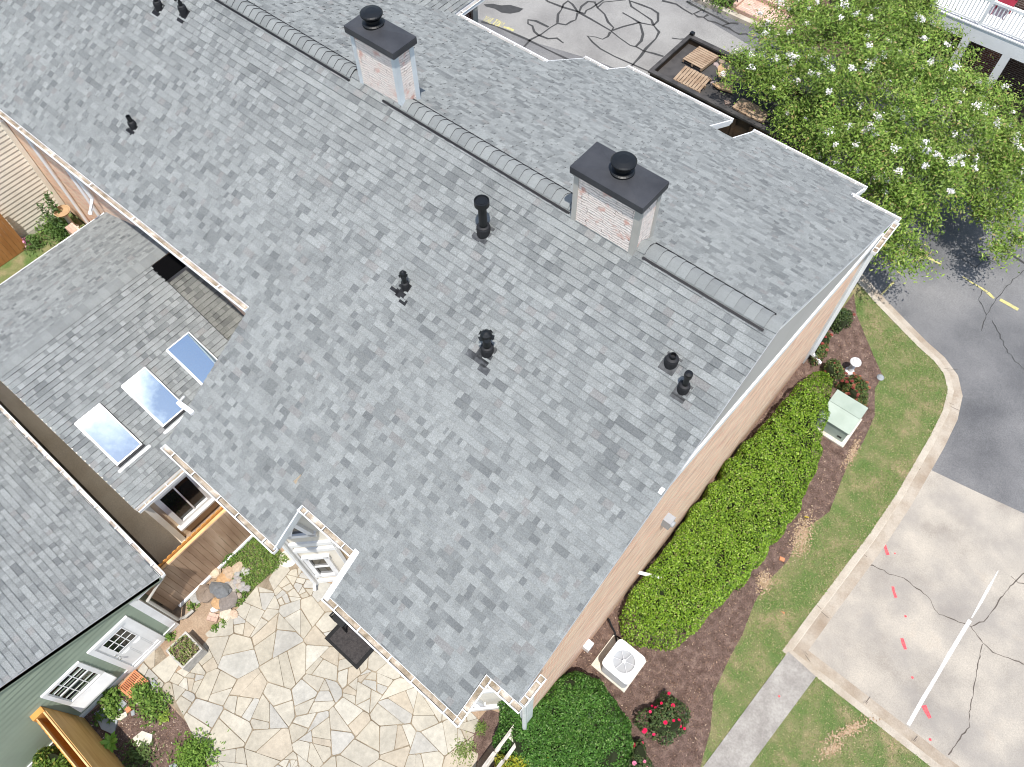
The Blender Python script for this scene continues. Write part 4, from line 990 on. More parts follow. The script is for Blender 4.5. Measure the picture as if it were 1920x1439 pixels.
for cx, cy, r in ((1678, 1038, .022), (1698, 1156, .03), (1711, 1271, .032), (1744, 1387, .032)):
    c = onZ(cx, cy, ZR+.004); mb.sheet([(c[0]+r*math.cos(t)*(.8+.4*random.random()), c[1]+r*math.sin(t)) for t in np.linspace(0, 2*PI, 9)[:-1]], ZR+.004)
c = onZ(1461, 1306, .026); mb.sheet([(c[0]+.025*math.cos(t), c[1]+.025*math.sin(t)) for t in np.linspace(0, 2*PI, 9)[:-1]], .026)
struct('red_spray_dot', mb, MT['paintr'])
yel = [[(1712, 470), (1728, 479), (1745, 486), (1765, 496)], [(1728, 479), (1718, 487), (1711, 494)], [(1805, 519), (1822, 530), (1838, 539), (1851, 548)], [(1852, 549), (1864, 560)], [(1875, 562), (1890, 570), (1909, 581)], [(1676, 529), (1664, 541), (1653, 553)], [(1682, 508), (1690, 514)], [(1662, 438), (1670, 443)]]
marks('yellow_spray_mark', MT['painty'], yel, .08, ZR+.002, .55)
mb = MB()
for k in range(26):
    c = onZ(random.gauss(1712, 12), random.gauss(472, 7), ZR+.002); r = .03+.05*random.random(); mb.sheet([(c[0]+r*math.cos(t)*(.6+.8*random.random()), c[1]+r*math.sin(t)*.6) for t in np.linspace(0, 2*PI, 7)[:-1]], ZR+.003)
struct('yellow_spray_splash', mb, MT['painty'])
# faded yellow lettering on the lane, strokes only as legible as in the photo
T0 = onZ(906, 36, ZR); T1 = onZ(961, 57, ZR); tx = (T1-T0)[:2]; tl = np.linalg.norm(tx); tx /= tl; ty = np.array([-tx[1], tx[0]])
GL = {'V': [[(0, 1), (.5, 0), (1, 1)]], 'A': [[(0, 0), (.5, 1), (1, 0)], [(.25, .4), (.75, .4)]], 'L': [[(0, 1), (0, 0), (.9, 0)]], 'T': [[(0, 1), (1, 1)], [(.5, 1), (.5, 0)]], 'O': [[(.1, 0), (0, .5), (.2, 1), (.8, 1), (1, .5), (.8, 0), (.1, 0)]], 'N': [[(0, 0), (0, 1), (1, 0), (1, 1)]]}
mb = MB(); xx = 0.03; fs = tl/2.9
for ch in 'VALTON':
    for st in GL[ch]: mb.strip([tuple(T0[:2]+tx*(xx+p[0]*.22*fs)+ty*(.0+p[1]*.34-.1)) for p in st], .04, ZR+.003, .3)
    xx += .31*fs
mb.strip([tuple(T0[:2]+tx*(xx+.05)), tuple(T0[:2]+tx*(xx+.3)+ty*.02), tuple(T0[:2]+tx*(tl+.05))], .09, ZR+.003, .5)
struct('yellow_lettering', mb, MT['painty'])
def z3(s, ox, oy, f): return [(ox+x/f, oy+y/f) for x, y in s]
Zt = lambda s: z3(s, 840, 0, 4.8)
tar = [Zt(s) for s in (
 [(860, -20), (900, 15), (1030, 65), (1150, 100), (1280, 170), (1460, 275), (1540, 340), (1640, 410), (1700, 425), (1760, 460), (1860, 485), (1940, 510)],
 [(1170, 110), (1120, 40), (1080, 10), (1040, 40), (1020, 90), (990, 130), (985, 205)], [(975, 210), (1060, 225), (1110, 195), (1150, 180), (1165, 120)],
 [(980, 215), (920, 250), (840, 310), (740, 360), (670, 440)], [(905, 245), (790, 190), (720, 180), (720, 215), (760, 235), (775, 285), (810, 315), (900, 350), (980, 345), (1040, 390)],
 [(1470, 285), (1490, 250), (1440, 200), (1410, 130), (1345, 70), (1400, 20), (1600, 0)], [(1345, 70), (1320, 20), (1260, 15), (1200, 60), (1180, 110)],
 [(1480, 275), (1580, 240), (1720, 205), (1850, 230), (1900, 290), (1870, 350), (1780, 440), (1740, 500), (1640, 610)], [(1730, 215), (1755, 310), (1740, 370), (1690, 420)],
 [(1570, 115), (1650, 160), (1730, 210)], [(1630, 0), (1650, 60), (1740, 120), (1830, 180), (1850, 230)], [(1640, 10), (1740, 45), (1830, 80), (1890, 120), (1890, 190), (1850, 230)],
 [(1460, 290), (1440, 330), (1390, 355), (1330, 335), (1255, 325), (1300, 380), (1370, 440), (1500, 510), (1660, 580), (1820, 650)],
 [(300, 195), (430, 235), (560, 290), (700, 350), (900, 450), (1110, 550)],
 [(1180, 110), (1230, 125), (1245, 95), (1290, 75), (1400, 0)])]
Zu = lambda s: z3(s, 1260, 0, 7.385)
tar += [Zu(s) for s in ([(-140, 10), (60, 60), (160, 130), (280, 200), (330, 180), (410, 140)], [(310, 200), (360, 235), (440, 240), (500, 205)], [(440, 245), (500, 290), (600, 310), (700, 355), (820, 320), (920, 330)],
 [(200, 20), (420, 140), (560, 210), (720, 290), (790, 330)], [(700, 360), (790, 390), (860, 440), (930, 475), (1030, 470), (1110, 540), (1220, 500)], [(0, 530), (110, 545), (240, 540)])]
tar.append([(1880, 465), (1900, 480), (1930, 500)])
mb = MB()
for s in tar: mb.strip(G2(s, ZR+.002), .085, ZR+.002, .45)
struct('crack_sealant', mb, MT['tar'])
mb = MB(); c = Zt([(320, 40), (400, 35), (480, 50), (560, 45), (610, 60), (680, 80), (640, 110), (560, 125), (480, 115), (420, 80), (340, 60)]); mb.sheet(G2(c, ZR+.002), ZR+.001); struct('oil_stain', mb, MT['tar'])
def jag(s, amp):
    out = []
    for i in range(len(s)-1):
        a, b = np.array(s[i], float), np.array(s[i+1], float); n = max(2, int(np.linalg.norm(b-a)/7))
        for k in range(n): out.append(tuple(a+(b-a)*k/n+(np.random.RandomState(i*31+k).rand(2)-.5)*amp))
    out.append(s[-1]); return out
cr = [[(1623, 1057), (1650, 1066), (1668, 1077), (1693, 1083), (1720, 1103), (1745, 1125), (1752, 1142), (1762, 1152), (1790, 1163), (1820, 1175), (1842, 1205), (1862, 1222), (1890, 1234), (1925, 1247)], [(1820, 1175), (1845, 1165), (1862, 1146), (1885, 1110), (1905, 1090), (1925, 1072)], [(1842, 1207), (1838, 1225), (1832, 1260), (1825, 1300), (1818, 1335), (1818, 1362), (1800, 1385), (1778, 1416)], [(1895, 1080), (1910, 1092), (1925, 1097)]]
mb = MB()
for s in cr: mb.strip(G2(jag(s, 3.0), ZR+.003), .020, ZR+.003, .6)
struct('concrete_crack', mb, MT['crack'])
cr2 = [[(1840, 620), (1850, 590), (1870, 560), (1905, 520), (1925, 505)], [(1790, 480), (1830, 500), (1870, 470)], [(1860, 600), (1890, 660), (1925, 700)], [(1800, 460), (1815, 480), (1850, 485), (1880, 500)], [(1850, 590), (1835, 560), (1845, 540)]]
mb = MB()
for s in cr2: mb.strip(G2(jag(s, 4.0), ZR+.001), .018, ZR+.001, .6)
struct('asphalt_crack', mb, MT['tar'])

# grass blades over the lawn (a texture of real blades)
vis = G2([(1540, 560), (1606, 520), (1790, 690), (1790, 750), (1700, 900), (1480, 1205), (1300, 1450), (1340, 1290), (1420, 1130), (1560, 960), (1650, 780), (1640, 660)], 0)
def inlawn(P): return pip(P, lawn) & ~pip(P, mul) & ~pip(P, walk)
Q = np.vstack([RNG.random((70000, 2))*np.array([4.2, 12.0])+np.array([-1.3, 6.8]), RNG.random((45000, 2))*np.array([8.5, 8.0])+np.array([-.3, -1.0])]); Q = Q[inlawn(Q)]
f = np.sin(Q[:, 0]*2.1+np.sin(Q[:, 1]*1.3)*1.7)*np.sin(Q[:, 1]*1.9+np.sin(Q[:, 0]*2.7)); keep = RNG.random(len(Q)) < (.62+.3*f); Q = Q[keep]
P3 = np.column_stack([Q, np.full(len(Q), .012)+RNG.random(len(Q))*.012]); Nn = np.tile([0, 0, 1.], (len(Q), 1))
a = leaf_arrays(P3, Nn,   .06, .013, [(.155, .26, .06), (.21, .28, .085), (.30, .295, .125), (.42, .37, .20), (.12, .21, .05)], [.26, .26, .2, .18, .10], spread=.55)
tag(raw_mesh('grass', *a, MT['blade']), kind='stuff')
# loose wood chips on the mulch
Q = sample_poly(mul, 9000); P3 = np.column_stack([Q, np.full(len(Q), .016)+RNG.random(len(Q))*.012])
a = leaf_arrays(P3, np.tile([0, 0, 1.], (len(Q), 1)), .052, .016, [(.20, .125, .09), (.12, .07, .05), (.34, .23, .16), (.07, .04, .03), (.55, .42, .30)], [.34, .27, .2, .14, .05], spread=.5)
tag(raw_mesh('bark_chips', *a, MT['chip']), kind='stuff')

# ------------------------------------------------------------------ flagstone patio
def clip_half(poly, m, n):
    out = []
    for i in range(len(poly)):
        a, b = poly[i], poly[(i+1) % len(poly)]; da = (a-m) @ n; db = (b-m) @ n
        if da <= 0: out.append(a)
        if da*db < 0: out.append(a+(b-a)*da/(da-db))
    return out
pat = G2([(540, 1052), (612, 1085), (700, 1130), (905, 1330), (900, 1360), (868, 1450), (640, 1560), (410, 1500), (385, 1400), (330, 1330), (262, 1262), (268, 1238), (300, 1212), (330, 1262), (392, 1222), (400, 1180), (450, 1140), (480, 1100), (520, 1070)], 0)
pat = [(x, min(y, 1.02)) for x, y in pat]
bxa = np.array(pat); lo, hi = bxa.min(0)-.2, bxa.max(0)+.2
rs = np.random.RandomState(5); S = []
for tr_ in range(900):
    p = lo+(hi-lo)*rs.rand(2)
    if S and np.hypot(*(np.array(S)-p).T).min() < .55+.30*rs.rand(): continue
    S.append(p)
S = np.array(S)
def area2(P): return .5*abs(sum(P[k][0]*P[(k+1) % len(P)][1]-P[(k+1) % len(P)][0]*P[k][1] for k in range(len(P))))
def shatter(P, lim):
    if area2(P) < lim or len(P) < 3: return [P]
    c = sum(P)/len(P); X = np.array(P)-c; w_, v_ = np.linalg.eigh(X.T @ X); n = v_[:, 1]; t = rs.normal()*.45; n = np.array([n[0]*math.cos(t)-n[1]*math.sin(t), n[0]*math.sin(t)+n[1]*math.cos(t)])
    m = c+n*rs.normal()*.13*math.sqrt(area2(P)); a = clip_half(P, m, n); b = clip_half(P, m, -n); out = []
    for q in (a, b):
        if len(q) >= 3: out += shatter(q, lim*(.75+.6*rs.rand()))
    return out
cells = []
for i, p in enumerate(S):
    cell = [p+np.array(q, float)*1.6 for q in ((-1, -1), (1, -1), (1, 1), (-1, 1))]
    for j in np.argsort(((S-p)**2).sum(1))[1:22]:
        cell = clip_half(cell, (p+S[j])/2, S[j]-p)
        if len(cell) < 3: break
    if len(cell) >= 3: cells += shatter(cell, .07+.34*rs.rand()**1.3)
tones = np.array([(.41, .375, .305), (.43, .40, .335), (.395, .365, .305), (.385, .37, .335), (.405, .355, .28), (.445, .42, .36), (.40, .385, .345)])
mb = MB(); sheetp = MB(); sheetp.sheet(pat, .004); struct('patio_bed', sheetp, MT['joint'])
ins_ = pip(np.array([sum(q)/len(q) for q in cells]), pat)
for i, cell in enumerate(cells):
    if not ins_[i] or area2(cell) < .006: continue
    c = sum(cell)/len(cell); g = .006+.011*rs.rand()
    out = []
    for k in range(len(cell)):                          # chamfer corners a little, shrink for the joint
        a, b, d = cell[k-1], cell[k], cell[(k+1) % len(cell)]
        for t in (a, d):
            e = t-b; l = np.linalg.norm(e)
            if l > 1e-6: out.append(b+e*min(.14, .022/l if l > .08 else .25))
    sh = [c+(q-c)*max(.5, 1-g*1.25/max(np.linalg.norm(q-c), .05))+(rs.rand(2)-.5)*.012 for q in out]
    z = .020+.008*rs.rand(); col = tones[rs.choice(7, p=[.23, .22, .16, .10, .12, .10, .07])]*(.95+.1*rs.rand())
    mb.tint = tuple(col); mb.prism([tuple(q) for q in sh], 0.0, z, cap=False)
st = mb.build('patio_paving', MT['flag'], use_tint=True); tag(st, kind='structure')

# alley between the wing and the green house
mb = MB(); mb.sheet([(-23, -1.42), (-10.05, -1.42), (-10.05, -.60), (-23, -.60)], .004); struct('alley_path', mb, MT['alley'])
mb = MB()
x = -23.0
while x < -10.1: mb.box(x, x+.135, -2.05, -1.43, -.01, .05); x += .145
tag(mb.build('deck_boards', MT['deckdark']), kind='structure')
# planting bed beside the green house, bed by the round bush, left court bed
bed = G2([(222, 1300), (262, 1262), (330, 1335), (392, 1400), (400, 1460), (250, 1470), (150, 1350)], 0)
mb = MB(); mb.sheet(bed, .008); struct('planting_bed', mb, MT['mulch'])
Q = sample_poly(bed, 1600); P3 = np.column_stack([Q, np.full(len(Q), .014)+RNG.random(len(Q))*.012])
a = leaf_arrays(P3, np.tile([0, 0, 1.], (len(Q), 1)), .05, .018, [(.22, .15, .11), (.14, .085, .06), (.38, .27, .2), (.6, .5, .4)], [.4, .3, .22, .08], spread=.5); tag(raw_mesh('bark_chips', *a, MT['chip']), kind='stuff')
bed2 = G2([(915, 1330), (960, 1345), (880, 1450), (850, 1450), (865, 1410), (880, 1370)], 0)
mb = MB(); mb.sheet(bed2, .010); struct('soil_bed', mb, MT['mulch'])
weed = G2([(478, 1008), (520, 1030), (545, 1050), (520, 1068), (480, 1100), (455, 1135), (440, 1140), (436, 1080), (425, 1045)], 0)
mb = MB(); mb.sheet(weed, .006); struct('weedy_ground', mb, MT['terrain'])
Q = sample_poly(weed, 2600); P3 = np.column_stack([Q, .02+.10*RNG.random(len(Q))])
a = leaf_arrays(P3, np.tile([0, 0, 1.], (len(Q), 1)), .075, .026, [(.16, .26, .05), (.22, .32, .07), (.11, .19, .04), (.30, .30, .12)], [.35, .3, .25, .1], spread=.8); tag(raw_mesh('ground_cover', *a, MT['leafmatte']), kind='stuff')
cg = G2([(0, 500), (52, 462), (60, 470), (100, 460), (40, 500), (0, 560)], 0)
mb = MB(); mb.sheet([(-26, 0.2), (-19, 0.2), (-19, 4.1), (-26, 4.1)], .004); struct('court_grass', mb, MT['grass'])

# ------------------------------------------------------------------ fences
def fence_boards(parent, p, q, z0, z1, w, t, mat, dog=0.0, gap=.006, name='board', jit=0.0):
    p, q = np.array(p, float), np.array(q, float); d = q-p; n = np.linalg.norm(d); e = d/n; s = np.array([-e[1], e[0]]); x = 0.0; k = 0
    mb = MB()
    while x < n-.02:
        ww = min(w, n-x)-gap; zt = z1+(random.random()*2-1)*jit
        a = p+e*x; b = p+e*(x+ww)
        c = min(dog, ww*.3)
        prof = [(a, z0), (b, z0), (b, zt-c), (a+e*(ww-c), zt), (a+e*c, zt), (a, zt-c)] if dog else [(a, z0), (b, z0), (b, zt), (a, zt)]
        F = [(*pt, z) for pt, z in prof]; Bk = [(*(np.array(pt)+s*t), z) for pt, z in prof]
        nrm = np.cross(np.array(F[1])-F[0], np.array(F[2])-F[1])
        if np.dot(nrm[:2], s) > 0: F, Bk = F[::-1], Bk[::-1]
        mb.face(F); mb.face(Bk[::-1]); m = len(F)
        for i in range(m): mb.face([F[i], Bk[i], Bk[(i+1) % m], F[(i+1) % m]])
        x += w; k += 1
    return mb.build(name, mat, parent)
fx = -9.74
fm = thing('plank_fence', (fx, -.5, 0), 'weathered brown plank fence with an orange scalloped top and white kickboard, closing the alley', 'fence')
fence_boards(fm, (fx, -1.95), (fx, .92), .10, 1.94, .142, .022, MT['brownwood'], name='boards')
fence_boards(fm, (fx-.12, -1.95), (fx-.12, .92), .10, 2.04, .142, .022, MT['orangewood'], dog=.04, name='back_boards')
mb = MB(); mb.box(fx-.10, fx-.024, -1.95, .92, 1.86, 1.95); mb.build('top_rail', MT['cedarlight'], fm)
mb = MB(); mb.box(fx+.001, fx+.06, -1.78, .92, .05, .13); mb.build('kickboard', MT['whitebright'], fm)
# bottom left: boxed plywood fence
fbA, fbB = np.array([-9.36, -4.86]), np.array([-6.0, -4.86])
fb = thing('timber_fence', (-8.2, -4.86, 0), 'golden plywood panel fence with doubled orange top rails beside the green house', 'fence')
mb = MB(); mb.box(fbA[0], fbB[0], -4.86, -4.84, .02, 1.82); mb.build('panel', MT['ply'], fb)
mb = MB(); mb.box(fbA[0]-.02, fbB[0], -4.895, -4.861, 1.74, 1.86); mb.box(fbA[0]-.02, fbB[0], -5.07, -5.045, 1.70, 1.84); mb.build('top_rail', MT['cedarlight'], fb)
fence_boards(fb, (fbA[0]-.02, -5.10), (fbB[0], -5.10), .02, 1.80, .14, .022, MT['orangewood'], dog=.02, name='back_boards')
mb = MB(); mb.box(fbA[0]-.04, fbA[0]+.10, -5.12, -4.85, .0, 1.88); mb.build('post', MT['orangewood'], fb)
# bottom right: old split rails
fr = thing('rail_fence', (-1.45, .6, 0), 'old grey two-rail wooden fence half buried in the round shrub', 'fence')
for i, X in enumerate((-1.44, -1.19)):
    for (y0, y1, dz) in ((1.42, .78, 0), (.74, .20, -.02), (.16, -.9, .01)):
        mb = MB(); mb.bar((X, y0, 1.02+dz), (X+.02*random.random(), y1, 1.0+dz), .075, .05); mb.build('rail', MT['greywood'], fr)
    mb = MB(); mb.box(X-.022, X+.022, -.9, 1.42, .04, .97) if i == 0 else mb.box(X-.02, X+.02, -.9, 1.42, .7, .97); mb.build('boards', MT['greywood'], fr)
for y in (1.2, .1, -.8):
    mb = MB(); mb.box(-1.40, -1.22, y-.05, y+.05, 0, .99); mb.build('post', MT['greywood'], fr)
# far left cedar fence
fl = thing('cedar_fence', (-23.05, 1.2, 0), 'orange cedar board fence at the far left below the cream wall', 'fence')
fence_boards(fl, (-23.0, -.8), (-23.0, 2.36), .02, 1.80, .145, .025, MT['cedar'], name='boards', jit=.01)
mb = MB(); mb.box(-23.09, -23.03, -.8, 2.36, .35, .44); mb.box(-23.09, -23.03, -.8, 2.36, 1.4, 1.49); mb.build('rail', MT['cedar'], fl)
mb = MB(); mb.box(-23.13, -23.03, 2.26, 2.36, 0, 1.84); mb.build('post', MT['cedar'], fl)

# ------------------------------------------------------------------ air conditioner on its pad
pad = MB(); pad.obox((-.98, 3.70, .0), (.98, 0, 0), (0, .92, 0), (0, 0, .07)); tag(pad.build('concrete_pad', MT['palestone'], loc=(-.5, 4.16, 0), bevel=.01), 'pale concrete pad under the white air conditioner', 'pad')
acx, acy, aw = -.40, 4.10, .385
ac = thing('air_conditioner', (acx, acy, .07), 'square white air conditioner with a round fan guard on top, between hedge and round bush', 'air conditioner')
def rsq(w, r, n=6):
    P = []
    for k, (sx, sy) in enumerate(((1, 1), (-1, 1), (-1, -1), (1, -1))):
        for i in range(n+1):
            t = k*PI/2+i*PI/2/n; P.append((acx+sx*(w-r)+r*math.cos(t), acy+sy*(w-r)+r*math.sin(t)))
    return P
body = MB(); body.prism(rsq(aw-.03, .10), .07, .59)
body.build('casing', MT['greymetal'], ac)
lv = MB()
for k in range(22): lv.prism(rsq(aw-.022, .10), .10+k*.031, .112+k*.031)
lv.build('louvres', MT['greymetal'], ac)
top = MB(); ring = 40; ro = .262; zt = .83
def rs_pt(t, w=aw, r=.11):
    d = np.array([math.cos(t), math.sin(t)]); k = w/max(abs(d)); p = d*k
    if min(abs(p)) > w-r:
        c = np.sign(d)*(w-r); bq = d @ c; k = bq+math.sqrt(max(bq*bq-c @ c+r*r, 0)); p = d*k
    return (acx+p[0], acy+p[1])
outer = [rs_pt(2*PI*k/72) for k in range(72)]; m = len(outer)
def on_ring(r, z, k, n): t = 2*PI*k/n; return (acx+r*math.cos(t), acy+r*math.sin(t), z)
for k in range(m):
    a, b = outer[k], outer[(k+1) % m]
    ta, tb = math.atan2(a[1]-acy, a[0]-acx), math.atan2(b[1]-acy, b[0]-acx)
    ra, rb = (acx+ro*math.cos(ta), acy+ro*math.sin(ta)), (acx+ro*math.cos(tb), acy+ro*math.sin(tb))
    top.face([(*a, zt), (*b, zt), (*rb, zt+.012), (*ra, zt+.012)]); top.face([(*a, zt-.06), (*b, zt-.06), (*b, zt), (*a, zt)])
    top.face([(*ra, zt+.012), (*rb, zt+.012), (*rb, zt-.09), (*ra, zt-.09)])
top.build('top_panel', MT['whitebright'], ac)
gr = MB()
for r in (.255,):
    gr.tube([on_ring(r, zt+.018+.02*(1-r/.26), k, 36) for k in range(37)], .0022, 5)
for k in range(6): gr.tube([on_ring(.04, zt+.04, k+.3, 6), on_ring(.26, zt+.018, k+.3, 6)], .0035, 5)
gr.build('fan_guard', MT['whitebright'], ac)
hb = MB(); hb.lathe((acx, acy, zt+.03), [(.045, 0), (.045, .015), (.035, .024), (0, .026)], 20); hb.build('guard_hub', MT['whitebright'], ac)
fan = MB()
for k in range(4):
    t0 = 2*PI*k/4+.6
    for j in range(6):
        r0, r1 = .05+.033*j, .05+.033*(j+1)
        def bl(r, s): t = t0+s*(.55+.1*r/.25)/1.0; return (acx+r*math.cos(t), acy+r*math.sin(t), zt-.13+s*.055)
        fan.face([bl(r0, 0), bl(r1, 0), bl(r1, 1), bl(r0, 1)])
fan.build('fan', MT['greymetal'], ac)
bt = MB(); bt.prism([(acx+.255*math.cos(t), acy+.255*math.sin(t)) for t in np.linspace(0, 2*PI, 25)[:-1]], .60, .603); bt.build('fan_well', MT['linerdark'], ac)
pipe = MB(); q = [onZ(x, y, .1) for x, y in ((1146, 1176), (1153, 1186), (1156, 1196))]
pipe.tube([(-1.28, q[0][1]+.06, .35), tuple(q[0]+np.array([0, 0, .1])), tuple(q[1]), (-.72, 4.42, .12)], .022, 8)
pipe.tube([(-1.0, 4.62, .03), (-.82, 4.66, .05), (-.70, 4.56, .10), (-.70, 4.44, .14)], .012, 6)
tag(pipe.build('refrigerant_line', MT['rubber'], loc=(-1, 4.5, 0)), 'black insulated pipes looping from the brick wall to the air conditioner', 'pipe')
pv = MB(); a, b = onZ(1203, 1075, .92), onZ(1240, 1084, .86); pv.tube([tuple(a+(a-b)*1.2), tuple(a), tuple(b)], .045, 10); tag(pv.build('drain_pipe', MT['whitebright'], loc=tuple(a)), 'white plastic pipe lying across the near end of the long hedge', 'pipe')

# ------------------------------------------------------------------ utility box, garden light, marker flag, brick
ub = thing('utility_box', (.42, 13.25, 0), 'pale green metal utility box with a sloping lid beside the hedge', 'utility box')
q = [onZ(*p, .72) for p in ((1566, 733), (1623, 770), (1595, 817), (1552, 786))]
u0 = np.array([-.10, 12.80]); ex = np.array([.93, 0]); ey = np.array([0, .98])
mb = MB(); mb.obox((u0[0]+.03, u0[1]+.03, .06), (.87, 0, 0), (0, .92, 0), (0, 0, .56)); mb.build('cabinet', MT['utility'], ub, bevel=.01)
mb = MB(); P = [(u0[0], u0[1], .62), (u0[0]+.93, u0[1], .62), (u0[0]+.93, u0[1]+.5, .76), (u0[0], u0[1]+.5, .76)]; P2 = [(u0[0], u0[1]+.51, .76), (u0[0]+.93, u0[1]+.51, .76), (u0[0]+.93, u0[1]+.98, .74), (u0[0], u0[1]+.98, .74)]
for Z in (P, P2):
    Bq = [(x, y, z-.03) for x, y, z in Z]; mb.face(Z); mb.face(Bq[::-1])
    for i in range(4): mb.face([Bq[i], Bq[(i+1) % 4], Z[(i+1) % 4], Z[i]])
mb.build('lid', MT['utility'], ub)
mb = MB(); mb.box(u0[0]+.70, u0[0]+.82, u0[1]+.018, u0[1]+.03, .20, .26); mb.build('latch', MT['black'], ub)
mb = MB(); mb.box(u0[0]+.08, u0[0]+.26, u0[1]+.022, u0[1]+.03, .34, .5); mb.build('label_plate', MT['whitebright'], ub)
mb = MB(); mb.box(u0[0]-.08, u0[0]+1.0, u0[1]-.08, u0[1]+1.05, 0, .055); mb.build('base_pad', MT['palestone'], ub)
gl = onZ(1592, 697, 0)
gz_ = thing('garden_light', (gl[0], gl[1], 0), 'white garden light post with a round domed cap in the mulch', 'garden light')
mb = MB(); mb.lathe((gl[0], gl[1], 0), [(.13, 0), (.13, .06), (.085, .10), (.075, .36), (.10, .40), (.10, .44)], 20); mb.build('post', MT['whitebright'], gz_)
mb = MB(); mb.lathe((gl[0], gl[1], .44), [(.075, 0), (.075, .06)], 16); mb.build('lamp_glass', MT['alu'], gz_)
mb = MB(); mb.lathe((gl[0], gl[1], .50), [(.155, 0), (.16, .02), (.148, .05), (.10, .075), (.095, .11), (.065, .145), (.03, .16), (.03, .21), (0, .22)], 24); mb.build('cap', MT['whitebright'], gz_)
mf = onZ(1509, 975, 0); mb = MB(); mb.tube([(mf[0], mf[1], 0), (mf[0], mf[1], .22)], .004, 5); mb.obox((mf[0]-.06, mf[1]-.03, .16), (.1, .05, 0), (0, .008, 0), (0, 0, .06)); tag(mb.build('marker_flag', MT['flagyellow'], loc=tuple(mf)), 'tiny yellow marker flag at the edge of the mulch and lawn', 'flag')
bk = onZ(1466, 1051, 0); mb = MB(); mb.obox((bk[0]-.06, bk[1]-.05, .01), (.12, .03, 0), (-.03, .09, 0), (0, 0, .05)); tag(mb.build('brick_bat', MT['terracotta'], loc=tuple(bk)), 'broken orange brick lying on the mulch edge', 'brick')
rl = onZ(1467, 1149, 0); mb = MB(); mb.sheet([(rl[0]-.06, rl[1]), (rl[0]+.03, rl[1]+.02), (rl[0]+.06, rl[1]-.03), (rl[0], rl[1]+.0)], .03); mb.prism([(rl[0]-.06, rl[1]), (rl[0]+.05, rl[1]+.03), (rl[0]+.05, rl[1]+.005)], .015, .028); tag(mb.build('fallen_leaf', MT['terracotta'], loc=tuple(rl)), 'red brown fallen leaf on the lawn by the curb', 'leaf')
dk = onZ(1650, 709, 0); mb = MB(); mb.lathe(dk, [(.10, 0), (.11, .04), (.06, .09), (0, .10)], 9); tag(mb.build('dark_stone', MT['slate'], loc=tuple(dk)), 'dark stone at the mulch edge near the garden light', 'stone')

# ------------------------------------------------------------------ court: planter, rocks, mat, bench, grate
pl = thing('planter_box', (-8.62, -2.32, 0), 'grey wooden planter box of dry soil and weeds by the white door', 'planter')
c0 = np.array([-8.99, -2.62]); 
mb = MB(); X0, X1, Y0, Y1, hh, tt = -8.95, -8.30, -2.62, -2.02, .42, .045
mb.box(X0, X1, Y0, Y0+tt, 0, hh); mb.box(X0, X1, Y1-tt, Y1, 0, hh); mb.box(X0, X0+tt, Y0+tt, Y1-tt, 0, hh); mb.box(X1-tt, X1, Y0+tt, Y1-tt, 0, hh); mb.build('box', MT['planterwood'], pl, bevel=.004)
mb = MB(); mb.box(X0+tt, X1-tt, Y0+tt, Y1-tt, .25, .36); mb.build('soil', MT['mulch'], pl)
Q = RNG.random((420, 2))*np.array([X1-X0-.08, Y1-Y0-.08])+np.array([X0+.04, Y0+.04]); P3 = np.column_stack([Q, .37+.14*RNG.random(420)])
a = leaf_arrays(P3, np.tile([0, 0, 1.], (420, 1)), .09, .022, [(.30, .30, .12), (.18, .27, .06), (.45, .38, .22), (.24, .33, .08)], spread=1.0); raw_mesh('weeds', *a, MT['leafmatte'], pl)
def rock(px, py, rx, ry, rz, col, label, name='rock', z=0.0, rot=None, grp='rocks in the heap', cat='rock', seed=0):
    rx, ry, rz = rx*1.15, ry*1.15, rz*1.1; c = onZ(px, py, z); rs = np.random.RandomState(seed or int(px*7+py)); me = MB(); n, m = 9, 6; rt = rot if rot is not None else rs.rand()*PI
    pr = []
    for i in range(m+1):
        ph = PI*i/m; ring = []
        for k in range(n):
            t = 2*PI*k/n; r = math.sin(ph); j = .82+.36*rs.rand() if 0 < i < m else 1
            x, y = rx*r*j*math.cos(t), ry*r*j*math.sin(t); zz = rz*(.55+math.cos(ph)*.95*(.9+.2*rs.rand()))
            ring.append((c[0]+x*math.cos(rt)-y*math.sin(rt), c[1]+x*math.sin(rt)+y*math.cos(rt), z+max(zz, -.01)))
        pr.append(ring)
    me.tint = col
    for i in range(m):
        for k in range(n): me.face([pr[i+1][k], pr[i+1][(k+1) % n], pr[i][(k+1) % n], pr[i][k]])
    o = me.build(name, MT['rock'], loc=tuple(c), use_tint=True, weld=True, smooth=False); tag(o, label, cat, grp); return o
TAN, ORA, GRY, DGR, BRN = (.46, .37, .27), (.48, .31, .17), (.36, .35, .33), (.16, .165, .17), (.24, .19, .15)
rock(415, 1108, .26, .17, .12, DGR, 'dark blue grey slab topping the rock heap', z=.12)
rock(390, 1115, .24, .22, .16, BRN, 'large brown grey boulder at the fence side of the rock heap')
rock(428, 1130, .20, .26, .14, (.22, .19, .17), 'long dark brown rock in the middle of the heap')
rock(411, 1133, .16, .14, .12, ORA, 'round orange tan rock at the front of the heap', z=.02)
rock(420, 1092, .26, .16, .11, ORA, 'broad orange rock at the weedy side of the heap')
rock(405, 1142, .13, .08, .07, (.62, .60, .56), 'small whitish rock at the foot of the heap')
rock(425, 1152, .17, .15, .07, (.55, .48, .38), 'flat round pale tan stone at the patio edge of the heap')
rock(438, 1152, .10, .12, .06, (.52, .40, .30), 'small pinkish flat stone beside the round pale one')
rock(404, 1074, .16, .13, .11, (.56, .46, .34), 'pale tan rock at the upper corner of the heap')
rock(447, 1068, .17, .13, .10, TAN, 'tan rock at the top of the heap beside the weeds')
rock(432, 1078, .17, .15, .11, (.45, .34, .24), 'brown tan rock under the green weeds')
